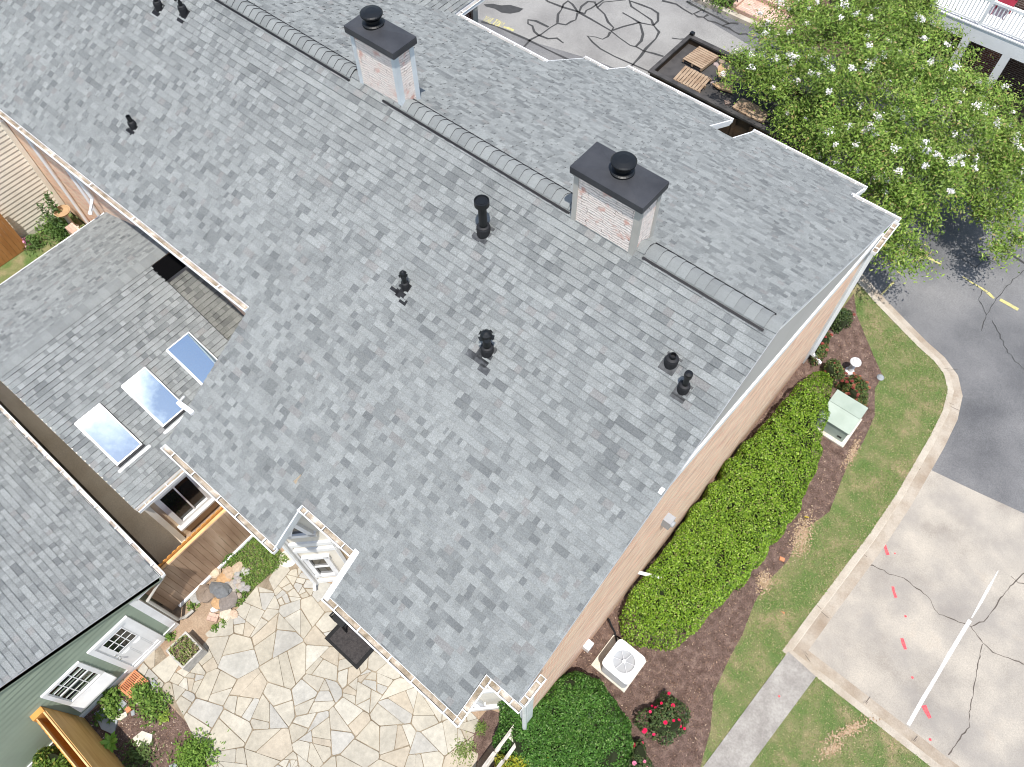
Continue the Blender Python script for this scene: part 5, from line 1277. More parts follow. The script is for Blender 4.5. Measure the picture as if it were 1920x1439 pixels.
rock(378, 1117, .11, .11, .08, (.55, .45, .33), 'small pale rock next to the white kickboard')
rock(367, 1122, .17, .12, .08, GRY, 'grey wedge of stone at the foot of the kickboard')
rock(405, 1102, .15, .13, .11, (.50, .40, .29), 'light brown rock left of the dark slab')
rock(460, 1072, .14, .10, .07, (.42, .41, .38), 'flat grey stone among the weeds')
for i in range(34):
    px, py = 430+random.gauss(12, 8), 1103+random.gauss(0, 15)
    rock(px, py, .065+.03*random.random(), .06+.02*random.random(), .06, random.choice([GRY, (.42, .38, .33), (.40, .33, .27), (.34, .32, .31)]), 'fist sized grey cobble in the loose side of the rock heap', name='cobble', seed=100+i, z=.02+.04*random.random(), grp='cobbles in the rock heap')
bkp = onZ(402, 1163, .0); mb = MB(); mb.obox((bkp[0]-.13, bkp[1]-.12, 0), (.24, .12, 0), (-.09, .17, 0), (0, 0, .08)); tag(mb.build('brick_block', MT['brickpink'], loc=tuple(bkp)), 'orange pink brick block between rock heap and patio', 'brick')
sc_ = onZ(541, 1048, 0); mb = MB(); mb.lathe((sc_[0], sc_[1], .0), [(.24, 0), (.24, .035), (.22, .042), (0, .042)], 24); tag(mb.build('stepping_stone', MT['palestone'], loc=tuple(sc_)), 'round tan stepping stone under the house corner', 'stepping stone')
mm = thing('doormat', (-5.8, .42, .03), 'charcoal rubber doormat with a dark border on the patio', 'doormat')
q = [(-6.36, .02), (-6.36, .80), (-5.22, .80), (-5.22, .02)]
mb = MB(); mb.prism(q, .03, .042); mb.build('border', MT['matrim'], mm); mb = MB(); mb.prism(inset(q, .82), .042, .050); mb.build('pile', MT['mat'], mm)
bn = thing('metal_bench', (-6.35, .75, 0), 'small black metal bench mostly under the eave beside the doormat', 'bench')
p1, p2 = onZ(622, 1158, .42), onZ(637, 1166, .42)
mb = MB(); bx0, by0 = p1[0]-.02, min(p1[1], .55); mb.box(bx0, bx0+.45, by0-.02, by0+.30, .40, .44); mb.build('seat', MT['black'], bn)
for dx, dy in ((0, -.02), (.41, -.02), (0, .26), (.41, .26)): mb = MB(); mb.box(bx0+dx, bx0+dx+.04, by0+dy, by0+dy+.04, 0.03, .62 if dy > 0 or True else .4); mb.build('leg', MT['black'], bn)
mb = MB(); mb.box(bx0, bx0+.04, by0+.02, by0+.26, .58, .62); mb.box(bx0+.41, bx0+.45, by0+.02, by0+.26, .58, .62); mb.build('armrest', MT['black'], bn)
gt = thing('terracotta_grate', (-9.0, -3.75, .02), 'orange terracotta slotted grate leaning on the green wall base', 'grate')
g4 = [onZ(*p, .06) for p in ((253, 1258), (277, 1282), (250, 1312), (224, 1290))]
o_ = g4[3]; e1 = g4[0]-g4[3]; e2 = g4[2]-g4[3]; n_ = np.array([0, 0, .05]); mb = MB()
e1u, e2u = e1/np.linalg.norm(e1), e2/np.linalg.norm(e2)
for k in range(11): mb.obox(o_+e1*(k/11.0+.01), e1*.048, e2, n_)
mb.build('bars', MT['terracotta'], gt)
mb = MB(); mb.obox(o_+np.array([0, 0, -.004]), e1, e2*.06, n_*1.15); mb.obox(o_+e2*.94+np.array([0, 0, -.004]), e1, e2*.06, n_*1.15); mb.obox(o_+e2*.47+np.array([0, 0, -.004]), e1, e2*.06, n_*1.15)
mb.obox(o_-e1*.04+np.array([0, 0, -.004]), e1*.05, e2, n_*1.15); mb.obox(o_+e1*.99+np.array([0, 0, -.004]), e1*.05, e2, n_*1.15); mb.build('rim', MT['terracotta'], gt)
def slab(pts, z, h, mat, label, name='slate_slab', grp=None, cat='slab'):
    P = G2(pts, z); mb = MB(); mb.prism(P, z, z+h); c = np.array(P).mean(0); return tag(mb.build(name, mat, loc=(c[0], c[1], z)), label, cat, grp)
slab([(222, 1322), (231, 1313), (239, 1320), (226, 1334), (220, 1331)], .02, .04, MT['slate'], 'dark grey slate slab between the leafy weeds and the grate')
slab([(218, 1345), (238, 1335), (240, 1343), (228, 1351), (220, 1351)], .02, .05, MT['palestone'], 'pale stone slab at the head of the planting bed')
slab([(246, 1335), (253, 1331), (254, 1341), (248, 1343)], .02, .04, MT['slate'], 'small grey slate chip beside the pale slab')
slab([(236, 1330), (245, 1324), (248, 1332), (240, 1338)], .02, .06, MT['terracotta'], 'broken terracotta tile in the planting bed', 'broken_tile', cat='tile')
slab([(254, 1316), (275, 1305), (276, 1314), (258, 1322)], .02, .05, MT['palestone'], 'long pale stone below the leafy weeds')
slab([(178, 1338), (196, 1328), (222, 1352), (214, 1378), (192, 1368)], .01, .05, MT['slate'], 'dark slate path slab in the shade of the timber fence')
slab([(250, 1385), (268, 1371), (287, 1378), (285, 1395), (262, 1402)], .01, .045, MT['palestone'], 'flat tan stone in the middle of the planting bed')
slab([(318, 1436), (330, 1431), (336, 1439), (322, 1446)], .01, .05, MT['slate'], 'grey stone at the lower edge of the planting bed')
slab([(283, 1282), (290, 1275), (297, 1283), (290, 1290)], .02, .05, MT['slate'], 'grey stone beside the grate at the patio edge')

# ------------------------------------------------------------------ shrubs
def shrub(name, label, cat, poly, h, n, ln, wd, pal, wts=None, p=4, mat='leaf', lump=.07, side=.45, spread=.9, group=None, core=.86, extra=None, var=.18):
    P, Nn, c = mound_points(poly, h, n, p, 0, lump, side=side)
    gap = np.sin(P[:, 0]*6.3+np.sin(P[:, 1]*3.1)*2)*np.sin(P[:, 1]*5.7+np.sin(P[:, 0]*4.3)*2)+.35*np.sin(P[:, 0]*23+P[:, 1]*17)*np.sin(P[:, 1]*21-P[:, 0]*19)
    kp = (gap < .88) | (RNG.random(len(P)) < .35); P, Nn = P[kp], Nn[kp]
    t = thing(name, (float(c[0]), float(c[1]), 0), label, cat, group)
    a = leaf_arrays(P, Nn, ln, wd, pal, wts, spread=spread, var=var)
    raw_mesh('foliage', *a, MT[mat], t)
    mb = MB(); ip = inset(poly, core); ip2 = inset(poly, core*.86); k = len(ip)  # solid dark core, coloured so the gaps between leaves look shaded
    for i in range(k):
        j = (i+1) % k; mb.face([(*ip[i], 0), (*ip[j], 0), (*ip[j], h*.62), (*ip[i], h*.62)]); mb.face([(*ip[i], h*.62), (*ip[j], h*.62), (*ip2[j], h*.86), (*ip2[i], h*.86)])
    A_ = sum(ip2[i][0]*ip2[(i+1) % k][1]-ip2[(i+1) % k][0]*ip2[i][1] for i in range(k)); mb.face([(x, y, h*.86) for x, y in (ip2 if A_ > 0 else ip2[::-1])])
    mb.build('shade_core', MT['core'], t)
    return t, P, Nn
def smooth_poly(P, n=3):
    for _ in range(n):
        Q = []
        for i in range(len(P)):
            a, b = np.array(P[i]), np.array(P[(i+1) % len(P)]); Q += [tuple(a*.75+b*.25), tuple(a*.25+b*.75)]
        P = Q
    return P
HED = [(.205, .345, .030), (.155, .27, .026), (.28, .43, .048), (.07, .135, .018), (.38, .49, .12), (.28, .25, .11)]
hp = smooth_poly([(x, y) for x, y in G2([(1168, 1118), (1172, 1180), (1215, 1208), (1290, 1202), (1350, 1130), (1420, 1060), (1500, 950), (1540, 870), (1552, 790), (1566, 735), (1560, 690), (1522, 688), (1475, 745), (1400, 828), (1320, 915), (1250, 1000)], .95)], 2)
hp = [(max(x, XW+.12), y) for x, y in hp]
shrub('hedge', 'long clipped bright green hedge along the brick gable wall', 'hedge', hp, 1.02, 52000, .058, .034, HED, [.27, .24, .2, .17, .08, .04], p=7, side=.3, lump=.085)
BSH = [(.075, .185, .030), (.055, .135, .024), (.115, .25, .045), (.035, .09, .018), (.22, .34, .11)]
bp = smooth_poly(G2([(925, 1300), (950, 1278), (1010, 1300), (1040, 1262), (1075, 1246), (1120, 1262), (1160, 1300), (1188, 1345), (1192, 1400), (1180, 1470), (1100, 1540), (980, 1520), (945, 1440), (930, 1380), (938, 1340)], 1.1), 2)
shrub('round_shrub', 'big round dark green shrub at the gable corner beside the air conditioner', 'shrub', bp, 1.22, 36000, .056, .030, BSH, [.3, .26, .22, .12, .10], p=3.2, side=.3, lump=.08)
yp = smooth_poly(G2([(915, 1425), (950, 1395), (985, 1402), (1040, 1415), (1060, 1440), (1030, 1500), (940, 1500)], 1.0), 2)
shrub('yellow_shrub', 'yellow green shrub at the bottom edge in front of the round shrub', 'shrub', yp, 1.1, 2600, .10, .032, [(.42, .40, .04), (.30, .36, .045), (.17, .27, .04), (.5, .44, .06)], [.3, .3, .25, .15], p=2.5, side=.3, lump=.14, spread=1.1, core=.6)
lp = smooth_poly(G2([(20, 1470), (40, 1420), (85, 1388), (125, 1402), (150, 1439), (180, 1480), (100, 1520)], .9), 2)
shrub('laurel_bush', 'glossy bush at the bottom left corner under the green wall', 'shrub', lp, 1.0, 5200, .10, .04, [(.10, .18, .03), (.16, .25, .045), (.07, .12, .025), (.32, .32, .07)], [.35, .3, .23, .12], p=2.5, lump=.12, core=.7)

def rose(name, label, poly, h, n, nf, cols, seed, group=None, pal=None):
    t, P, Nn = shrub(name, label, 'rose bush' if 'rose' in name else 'shrub', poly, h, n, .065, .036, pal or [(.085, .13, .045), (.055, .09, .035), (.12, .17, .06), (.17, .14, .075)], [.35, .3, .25, .1], p=2.4, side=.4, lump=.12, core=.66, spread=1.0, group=group)
    rs = np.random.RandomState(seed); idx = rs.choice(np.where(P[:, 2] > h*.35)[0], nf, replace=False)
    proto = {}
    for i in idx:
        c = tuple(cols[rs.randint(len(cols))]); pos = P[i]+Nn[i]*.05
        if c not in proto:
            mb = MB(); mb.tint = c
            for ring, r, zz in ((7, .055, 0), (6, .038, .018), (4, .020, .032)):
                for k in range(ring):
                    t0 = 2*PI*k/ring+ring; d = np.array([math.cos(t0), math.sin(t0), 0]); e = np.array([-d[1], d[0], 0])
                    o = pos+np.array([0, 0, zz]); mb.face([o+d*.004, o+d*r*.7+e*r*.5+np.array([0, 0, .012]), o+d*r+np.array([0, 0, .02]), o+d*r*.7-e*r*.5+np.array([0, 0, .012])])
            f = mb.build('rose_blossom' if 'rose' in name else 'blossom', MT['petal'], t, loc=tuple(pos), use_tint=True); proto[c] = f
        else:
            f = proto[c].copy(); COL.objects.link(f); f.parent = t; f.location = pos-np.array(t['_o'])
        s = .6+.5*rs.rand(); f.scale = (s, s, s); f.rotation_euler = (rs.rand()*.6-.3, rs.rand()*.6-.3, rs.rand()*6)
    return t
PK = [(.72, .02, .10), (.78, .05, .16), (.80, .28, .42)]
rose('rose_bush', 'pink rose bush standing alone in the mulch below the air conditioner', smooth_poly(G2([(1205, 1350), (1215, 1322), (1245, 1300), (1275, 1312), (1292, 1345), (1290, 1378), (1255, 1392), (1220, 1380)], .55), 1), .75, 2300, 17, PK, 3)
rose('rose_bush', 'low pink rose bush against the right side of the round shrub', smooth_poly(G2([(1180, 1400), (1196, 1372), (1215, 1390), (1222, 1440), (1200, 1490), (1172, 1470)], .5), 1), .75, 1700, 11, PK, 4)
AZ_ = [(.12, .17, .05), (.08, .13, .04), (.16, .2, .06), (.28, .12, .07)]
rose('azalea_shrub', 'reddish azalea shrub behind the utility box, next to the garden light', smooth_poly(G2([(1577, 735), (1590, 706), (1615, 703), (1632, 730), (1622, 757), (1600, 763)], .5), 1), .72, 2600, 26, [(.36, .10, .08), (.42, .16, .10), (.30, .07, .06)], 6, pal=AZ_)
rose('azalea_shrub', 'loose azalea shrub at the far end of the hedge', smooth_poly(G2([(1540, 690), (1555, 672), (1580, 676), (1585, 700), (1565, 712)], .5), 1), .6, 1500, 8, [(.36, .12, .09), (.30, .08, .06)], 7, pal=AZ_)
rose('azalea_shrub', 'sprawling azalea against the gable wall under the downspout', smooth_poly(G2([(1530, 655), (1545, 618), (1562, 622), (1556, 650), (1530, 680)], .4), 1), .5, 1300, 8, [(.42, .10, .08), (.36, .14, .10)], 8, pal=AZ_)
rose('azalea_shrub', 'shaded dark shrub at the front corner of the brick house beside the lawn', smooth_poly(G2([(1560, 600), (1575, 578), (1592, 585), (1596, 608), (1575, 620)], .4), 1), .6, 1500, 3, [(.3, .1, .08)], 9, pal=[(.09, .13, .045), (.06, .10, .035), (.11, .15, .05), (.08, .10, .05)])
rose('rose_bush', 'red rose bush at the right edge behind the flowering tree', smooth_poly(G2([(1880, 250), (1905, 225), (1940, 230), (1950, 290), (1915, 300), (1888, 285)], .7), 1), 1.0, 1800, 16, [(.72, .05, .12), (.82, .4, .45)], 10)
# small plants of the court
def tuft(name, label, px, py, r, h, n, ln, wd, pal, z=.0, cat='plant', mat='leafmatte', group=None):
    c = onZ(px, py, z); P = RNG.normal(size=(n, 3))*np.array([r*.5, r*.5, 0])+np.array([c[0], c[1], z]); P[:, 2] = z+.02+h*RNG.random(n)*np.exp(-((P[:, 0]-c[0])**2+(P[:, 1]-c[1])**2)/(r*r))
    a = leaf_arrays(P, np.tile([0, 0, 1.], (n, 1)), ln, wd, pal, spread=.9); o = raw_mesh(name, *a, MT[mat], loc=(float(c[0]), float(c[1]), z)); return tag(o, label, cat, group)
GRN = [(.15, .26, .045), (.10, .19, .035), (.22, .33, .07)]
tuft('leafy_weed', 'leafy green weeds clustered left of the terracotta grate', 212, 1308, .30, .30, 420, .10, .04, GRN)
tuft('leafy_weed', 'leafy green weeds spilling over the lower end of the grate', 270, 1302, .32, .32, 520, .10, .04, GRN)
tuft('leafy_weed', 'green weeds around the pale slab in the bed', 215, 1335, .24, .22, 260, .10, .04, GRN)
tuft('leafy_weed', 'green weeds at the patio edge below the grate', 292, 1325, .34, .28, 480, .10, .04, GRN)
tuft('leafy_weed', 'yellow green seedling between bed and patio', 308, 1345, .12, .15, 70, .10, .045, [(.28, .38, .06), (.2, .3, .05)])
tuft('leafy_bush', 'rounded bright green bush at the bottom edge of the patio', 368, 1420, .42, .48, 1500, .095, .034, [(.17, .30, .045), (.12, .22, .035), (.24, .37, .07)], cat='bush')
tuft('ground_fern', 'low green ground plants in the shade of the timber fence', 262, 1420, .40, .16, 520, .09, .035, [(.11, .17, .05), (.15, .22, .07)])
tuft('leafy_weed', 'small green weed in the shaded slabs by the green wall', 190, 1345, .16, .15, 90, .10, .04, GRN)
tuft('leafy_weed', 'small green weed at the corner of the white door frame', 320, 1195, .10, .2, 70, .09, .04, GRN)
tuft('leafy_weed', 'small green weed beside the planter at the white drain', 362, 1138, .14, .12, 90, .08, .03, GRN)
tuft('leafy_weed', 'green weed by the brick block at the patio edge', 404, 1178, .10, .1, 60, .08, .03, GRN)
tuft('leafy_weed', 'green weed at the foot of the brick block', 421, 1166, .11, .1, 60, .08, .03, GRN)
tuft('leafy_weed', 'thick green weeds growing over the white kickboard', 422, 1040, .32, .40, 620, .09, .036, [(.12, .22, .04), (.17, .28, .05), (.08, .15, .03)])
tuft('grass_tuft', 'grassy weed tuft near the corner of the round shrub', 902, 1366, .14, .18, 110, .16, .016, [(.24, .32, .08), (.16, .24, .06)])
tuft('grass_tuft', 'patch of green weeds at the patio bottom edge by the rail fence', 872, 1408, .28, .10, 240, .09, .025, [(.2, .28, .08), (.28, .32, .12)])
# bright rosette plant
rp = onZ(207, 1392, .25); V = MB(); cols = [(.22, .42, .06), (.17, .35, .05), (.28, .48, .09)]
for k in range(13):
    t = 2*PI*k/13*1.02+.2*(k % 2); l = .26 if k % 2 == 0 else .20; el = .25+.35*(k % 3)/2; d = np.array([math.cos(t)*math.cos(el), math.sin(t)*math.cos(el), math.sin(el)]); e = np.array([-math.sin(t), math.cos(t), 0]); b = np.array(rp)
    dn_ = np.array([0, 0, -1.]); pts = [b, b+d*l*.35, b+d*l*.7+dn_*.02, b+d*l+dn_*.06]; ws = [.012, .042, .046, .006]; V.tint = cols[k % 3]
    for i in range(3):
        for sg in (1, -1):
            q = [pts[i], pts[i+1], pts[i+1]+e*ws[i+1]*sg+np.array([0, 0, .012]), pts[i]+e*ws[i]*sg+np.array([0, 0, .006])]
            V.face(q if sg < 0 else q[::-1])
V.tint = (.12, .2, .05); V.tube([(rp[0], rp[1], 0), (rp[0], rp[1], .25)], .014, 6)
tag(V.build('rosette_plant', MT['leaf'], loc=(float(rp[0]), float(rp[1]), 0), use_tint=True), 'bright green rosette plant with broad leaves against the plywood fence', 'plant')

# left court seen past the eave
bb = thing('bird_bath', (-22.4, 3.72, 0), 'stone bird bath on a pedestal by the brick wall at the far left', 'bird bath')
c = onZ(126, 391, .8); bx_, by_ = c[0], min(c[1], 3.8)
mb = MB(); mb.lathe((bx_, by_, 0), [(.16, 0), (.16, .06), (.09, .10), (.07, .5), (.10, .72)], 16); mb.build('pedestal', MT['palestone'], bb)
mb = MB(); mb.lathe((bx_, by_, .72), [(.10, 0), (.22, .04), (.265, .12), (.235, .12), (.18, .07), (0, .055)], 24); mb.build('bowl', MT['board'], bb)
for i, (px, py, z, tx_, ty_) in enumerate(((118, 352, 1.7, 0, 0), (104, 362, 1.6, .1, .1), (88, 386, 1.3, .2, 0))):
    pass
st_ = thing('leafy_stalks', (-22.7, 3.5, 0), 'three tall leafy stalks behind the bird bath', 'plant')
for px, py, z in ((103, 352, 1.55), (84, 361, 1.65), (72, 384, 1.35)):
    t = onZ(px, py, z); b = np.array([-22.6+random.uniform(-.1, .1), 3.45, 0.0]); tp = np.array([t[0], min(t[1], 3.8), z])
    n = 110; s = RNG.random(n)[:, None]; P = b+(tp-b)*s+RNG.normal(size=(n, 3))*.05
    a = leaf_arrays(P, np.tile([.4, -.2, .8], (n, 1)), .13, .05, [(.08, .15, .05), (.12, .21, .07)], spread=1.1); raw_mesh('stalk', *a, MT['leafmatte'], st_)
tuft('leafy_bush', 'yellow green leafy bush beside the bird bath', 84, 420, .42, .75, 900, .12, .05, [(.16, .27, .05), (.22, .34, .08), (.10, .18, .03)], cat='bush')
tuft('leafy_bush', 'dark leafy bush along the low wing eave at the far left', 118, 436, .5, .5, 900, .11, .045, [(.08, .15, .035), (.12, .21, .05)], cat='bush')
tuft('lily_plant', 'lily with pink flowers at the end of the cedar fence', 66, 460, .32, .4, 420, .13, .04, [(.09, .17, .04), (.13, .22, .06)])
tuft('pink_flowers', 'cluster of pink flowers beside the cedar fence', 57, 464, .16, .45, 40, .12, .06, [(.75, .25, .45), (.8, .45, .6)], mat='petal', cat='flowers')
mb = MB(); mb.box(-22.2, -20.4, 3.5, 3.78, 0, .55); tag(mb.build('brick_ledge', MT['brickpink'], loc=(-21.3, 3.64, 0)), 'low orange brick ledge at the foot of the wall behind the bird bath', 'ledge')

# ------------------------------------------------------------------ front: dumpster and load
dp = thing('dumpster', (-7.8, 21.8, ZR), 'open black dumpster full of pallets and scrap beside the front eave', 'dumpster')
dx0, dx1, dy0, dy1, dz0, dz1 = -11.25, -4.9, 20.55, 23.0, ZR+.12, 1.52; t = .07
mb = MB(); mb.box(dx0, dx1, dy0, dy0+t, dz0, dz1); mb.box(dx0, dx1, dy1-t, dy1, dz0, dz1); mb.box(dx0, dx0+t, dy0+t, dy1-t, dz0, dz1); mb.box(dx1-t, dx1, dy0+t, dy1-t, dz0, dz1)
for k in range(10): x = dx0+.3+k*.63; mb.box(x, x+.10, dy0-.07, dy0, dz0, dz1-.1); mb.box(x, x+.10, dy1, dy1+.07, dz0, dz1-.1)
mb.build('body', MT['rust'], dp)
mb = MB(); mb.box(dx0-.05, dx1+.05, dy0-.08, dy0+t+.02, dz1, dz1+.07); mb.box(dx0-.05, dx1+.05, dy1-t-.02, dy1+.08, dz1, dz1+.07); mb.box(dx0-.05, dx0+t+.02, dy0+t+.02, dy1-t-.02, dz1, dz1+.07); mb.box(dx1-t-.02, dx1+.05, dy0+t+.02, dy1-t-.02, dz1, dz1+.07)
mb.build('rim', MT['linerdark'], dp)
mb = MB(); mb.box(dx0+t, dx1-t, dy0+t, dy1-t, ZR+.13, 1.32); mb.build('floor', MT['linerdark'], dp)
for x in (dx0+.6, dx1-.7):
    for y in (dy0+.15, dy1-.3): mb = MB(); mb.lathe((x, y, ZR+.09), [(.09, 0), (.09, .14)], 14, (0, 1, 0)); mb.build('wheel', MT['black'], dp)
mb = MB(); mb.box(dx0-.02, dx0+.12, dy1+.02, dy1+.16, dz1-.2, dz1+.16); mb.build('hinge', MT['black'], dp)
def pallet(pts, z, label, along):
    q = [onZ(*p, z) for p in pts]; o, e1, e2 = q[0], q[1]-q[0], q[3]-q[0]; up = np.array([0, 0, 1.])
    t = thing('pallet', tuple(o-up*.12), label, 'pallet', None)
    n = 9
    for k in range(n):
        mb = MB()
        if along: mb.obox(o+e2*(k/n), e1, e2*(.80/n), up*.02)
        else: mb.obox(o+e1*(k/n), e1*(.80/n), e2, up*.02)
        mb.build('slat', MT['palletwood'], t)
    for k in (0, .46, .92):
        mb = MB()
        if along: mb.obox(o+e1*k-up*.105, e1*.08, e2, up*.10)
        else: mb.obox(o+e2*k-up*.105, e1, e2*.08, up*.10)
        mb.build('bearer', MT['palletwood'], t)
    return t
pallet([(1280, 111), (1312, 87), (1343, 104), (1316, 130)], 1.50, 'golden slatted pallet at the rear corner of the dumpster', False)
pallet([(1262, 149), (1285, 124), (1334, 152), (1312, 174)], 1.50, 'grey brown slatted pallet nearest the eave in the dumpster', True)
slab([(1334, 158), (1352, 156), (1374, 163), (1373, 176), (1345, 167)], 1.40, .05, MT['board'], 'brown board lying beside the pallets in the dumpster', 'scrap_board', cat='board')
slab([(1372, 203), (1390, 186), (1412, 196), (1440, 215), (1432, 232), (1405, 222)], 1.5, .06, MT['palletwood'], 'tan sheet of wood propped at the lower side of the dumpster', 'scrap_board', cat='board')
slab([(1345, 128), (1352, 122), (1362, 133), (1358, 150), (1346, 145)], 1.40, .05, MT['board'], 'small brown board under the leaves in the dumpster', 'scrap_board', cat='board')
for i in range(15):
    px, py = random.choice([(1358, 140), (1340, 152), (1366, 196), (1322, 166), (1375, 165), (1352, 128), (1372, 148)]); px += random.gauss(0, 8); py += random.gauss(0, 6); c = onZ(px, py, 1.38)
    mb = MB(); mb.tint = random.choice([(.42, .40, .39), (.36, .29, .28), (.55, .54, .53), (.30, .22, .18)]); r = .06+.09*random.random(); a0 = random.random()*6
    mb.prism([(c[0]+r*math.cos(a0+k*1.3)*(.6+.6*random.random()), c[1]+r*math.sin(a0+k*1.3)) for k in range(5)][:5], 1.325, 1.34+.05*random.random())
    tag(mb.build('scrap_piece', MT['debris'], loc=tuple(c), use_tint=True), 'pale crumpled scrap of packaging in the dumpster', 'scrap', 'scraps in the dumpster')

# ------------------------------------------------------------------ brick steps across the drive
sp = thing('brick_steps', (-10.6, 27.8, 0), 'pink brick entrance steps across the drive left of the flowering tree', 'steps')
a = onZ(1376, 24, .0); b = onZ(1462, 62, .0); xs0, xs1 = a[0], b[0]
mb = MB(); mb.box(xs0, xs1, 27.42, 28.35, 0, .16); mb.build('step', MT['brickpink'], sp)
mb = MB(); mb.box(xs0, xs1, 28.35, 28.80, 0, .34); mb.build('step', MT['brickpink'], sp)
mb = MB(); mb.box(xs0, xs1+.3, 28.80, 30.5, 0, .50); mb.build('landing', MT['brickred'], sp)
for x in (xs0-.16, xs1):
    mb = MB(); mb.box(x, x+.16, 27.45, 29.0, 0, .28); mb.build('cheek_wall', MT['brickpink'], sp)
    mb = MB(); mb.tube([(x+.08, 27.6, .28), (x+.08, 27.6, 1.05), (x+.08, 28.9, 1.4), (x+.08, 28.9, .28)], .02, 6); mb.build('handrail', MT['black'], sp)
tuft('leafy_bush', 'bright green bush in the dark bed beside the brick steps', 1358, 9, .55, .6, 500, .12, .05, GRN, cat='bush')
tuft('leafy_bush', 'dark shrub behind the bright bush near the brick steps', 1330, -12, .9, .7, 800, .12, .05, [(.05, .07, .035), (.08, .10, .05)], cat='bush')

# ------------------------------------------------------------------ flowering tree
tr = thing('flowering_tree', (-3.0, 20.3, ZR), 'big bushy crape myrtle tree with white flower clusters at the front corner', 'tree')
lob = [(1448, 118, 4.3, .95), (1490, 60, 4.4, 1.2), (1560, 95, 4.7, 1.5), (1640, 50, 4.9, 1.6), (1700, 110, 5.2, 1.7), (1600, 190, 5.1, 1.6), (1510, 170, 4.4, .9), (1436, 165, 3.7, .5), (1700, 210, 5.3, 1.7), (1775, 185, 5.0, 1.3), (1845, 195, 4.6, .9), (1800, 270, 4.8, 1.6), (1885, 285, 4.4, .9), (1690, 310, 4.8, 1.5), (1600, 285, 4.4, 1.3), (1540, 240, 4.0, 1.0), (1780, 345, 4.2, 1.15), (1870, 345, 4.0, .9), (1690, 395, 3.9, .9), (1650, 370, 3.7, .9), (1865, 415, 3.4, .45), (1890, 440, 3.2, .35), (1900, 385, 3.6, .5), (1690, 480, 2.9, .55), (1660, 450, 3.0, .6), (1560, 15, 4.6, 1.3), (1690, 15, 5.0, .9), (1490, 225, 3.5, .55), (1910, 300, 4.0, 1.0), (1880, 468, 3.0, .22), (1395, 135, 3.9, .6)]
parts = []; cl = []; rs = np.random.default_rng(77)
for (px, py, z, r) in lob:
    z *= .64 if px < 1720 else .50; r *= 1.10
    c = onZ(px, py, z)
    n = int(27*r*r)+5
    for k in range(n):
        d = rs.normal(size=3); d /= np.linalg.norm(d); d[2] = abs(d[2])*.9-.15 if rs.random() < .75 else d[2]
        rr = r*(.55+.5*rs.random()**.6); p = c+d*rr*np.array([1, 1, .75])
        if p[2] < .7: continue
        cl.append((p, d, c))
        m = int(66+40*rs.random()); cr_ = .13+.15*rs.random()
        P = p+rs.normal(size=(m, 3))*np.array([cr_, cr_, cr_*.6])
        Nn = np.tile(d*.4+np.array([0, 0, .9]), (m, 1)); Nn /= np.linalg.norm(Nn, axis=1)[:, None]
        pal = np.array([(.215, .335, .055), (.155, .265, .042), (.285, .40, .08), (.37, .44, .12), (.42, .33, .13)])*(.55+.62*rs.random())
        parts.append(leaf_arrays(P, Nn, .112, .042, pal, [.34, .28, .22, .12, .04], spread=.8, rng=rs))
raw_mesh('crown', *join_arrays(parts), MT['leaf'], tr)
mb = MB(); base_pts = []
for k in range(5):
    t = 2*PI*k/5; b = np.array([-3.0+.14*math.cos(t), 20.3+.14*math.sin(t), ZR-.02]); m_ = np.array([-3.0+.8*math.cos(t), 20.6+.8*math.sin(t), 1.3]); base_pts.append(m_)
    mb.tube([b, b*.6+m_*.4+np.array([0, 0, .15]), m_], .085, 8, .055)
idx = rs.choice(len(cl), 70, replace=False)
for i in idx:
    p, d, c = cl[i]; s = min(base_pts, key=lambda q: np.hypot(*(q[:2]-p[:2]))); mid = s*.45+p*.55+np.array([0, 0, -.35])
    if np.linalg.norm(p-s) > 2.7 or p[2] < 2.0 or p[0] > -.6: continue
    mb.tube([s, s*.7+mid*.3+np.array([0, 0, .12]), mid, p], .038, 5, .010)
mb.build('trunk', MT['bark'], tr)
# panicles of small white florets
parts = []
top = sorted(cl, key=lambda q: -(q[0][2]+.2*rs.random()))
pick = [top[i] for i in rs.choice(int(len(top)*.8), 190, replace=False)]
for p, d, c in pick:
    o = p+d*np.array([.16, .16, .1])+np.array([0, 0, .14]); m = int(26+26*rs.random()); s_ = .032+.036*rs.random()
    P = o+rs.normal(size=(m, 3))*np.array([s_, s_, s_*.8]); Nn = rs.normal(size=(m, 3)); Nn[:, 2] = abs(Nn[:, 2])+.6; Nn /= np.linalg.norm(Nn, axis=1)[:, None]
    parts.append(leaf_arrays(P, Nn, .060, .058, [(.90, .88, .84), (.92, .91, .88), (.82, .74, .66)], [.45, .4, .15], spread=.6, rng=rs, var=.08))
fl_ = raw_mesh('blossoms', *join_arrays(parts), MT['petal'], tr); fl_['kind'] = 'stuff'

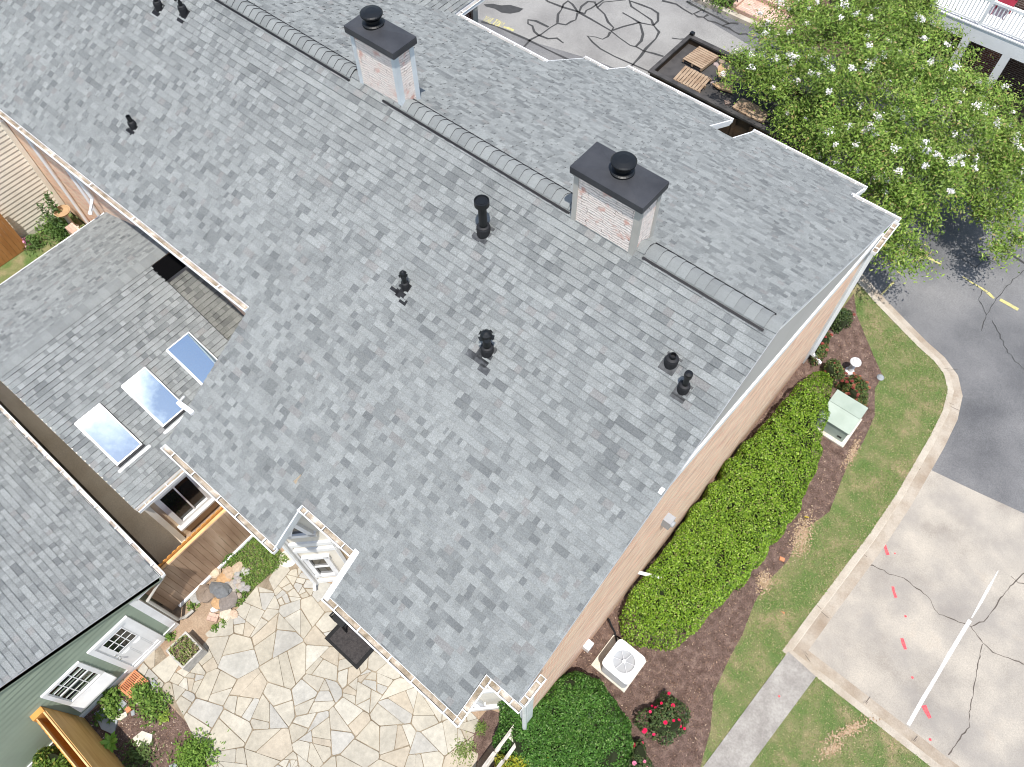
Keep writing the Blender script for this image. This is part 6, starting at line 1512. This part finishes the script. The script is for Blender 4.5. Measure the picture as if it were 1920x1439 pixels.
# ------------------------------------------------------------------ daylight
S = Vector((.23, -.23, 1.0)).normalized()
el = math.asin(S.z); az = math.atan2(S.x, S.y)
w = bpy.data.worlds.new('World'); sc.world = w; w.use_nodes = True; nt = w.node_tree
bg = nt.nodes['Background']; sky = N(nt, 'ShaderNodeTexSky', sky_type='NISHITA'); sky.sun_disc = False; sky.sun_elevation = el; sky.sun_rotation = az; sky.air_density = 1.0; sky.dust_density = 0.6
tc = N(nt, 'ShaderNodeTexCoord')
cn = noise(nt, tc.outputs['Generated'], 3.2, 7, .6, .3); cr_ = ramp(nt, [(.53, (0, 0, 0)), (.70, (1, 1, 1))]); L(nt, cn.outputs[0], cr_.inputs[0])
# one cloud bank high up, others by noise
dst = N(nt, 'ShaderNodeVectorMath', operation='DISTANCE'); L(nt, tc.outputs['Generated'], dst.inputs[0]); dst.inputs[1].default_value = (.04, .02, 1.0)
n2 = noise(nt, tc.outputs['Generated'], 14, 6, .65); ad = N(nt, 'ShaderNodeMath', operation='MULTIPLY_ADD'); L(nt, n2.outputs[0], ad.inputs[0]); ad.inputs[1].default_value = .16; L(nt, dst.outputs['Value'], ad.inputs[2])
hi_ = mrange(nt, ad.outputs[0], .185, .125, 0, 1)
mx_ = N(nt, 'ShaderNodeMath', operation='MAXIMUM'); L(nt, cr_.outputs[0], mx_.inputs[0]); L(nt, hi_, mx_.inputs[1])
cloudcol = N(nt, 'ShaderNodeRGB'); cloudcol.outputs[0].default_value = (11.5, 11.6, 11.8, 1)
out = mixc(nt, sky.outputs[0], cloudcol.outputs[0], mx_.outputs[0])
L(nt, out, bg.inputs['Color']); bg.inputs['Strength'].default_value = 0.15
sun = bpy.data.lights.new('sun', 'SUN'); sun.energy = 4.2; sun.angle = rad(.53); sun.color = (1, .96, .90)
so = bpy.data.objects.new('sun', sun); COL.objects.link(so); so.rotation_euler = S.to_track_quat('Z', 'Y').to_euler(); so.location = (10, -5, 40)
sc.cycles.filter_width = 1.05
sc.view_settings.view_transform = 'Standard'; sc.view_settings.look = 'None'; sc.view_settings.exposure = 0.35; sc.view_settings.gamma = 1
for o in bpy.data.objects:
    if '_o' in o: del o['_o']
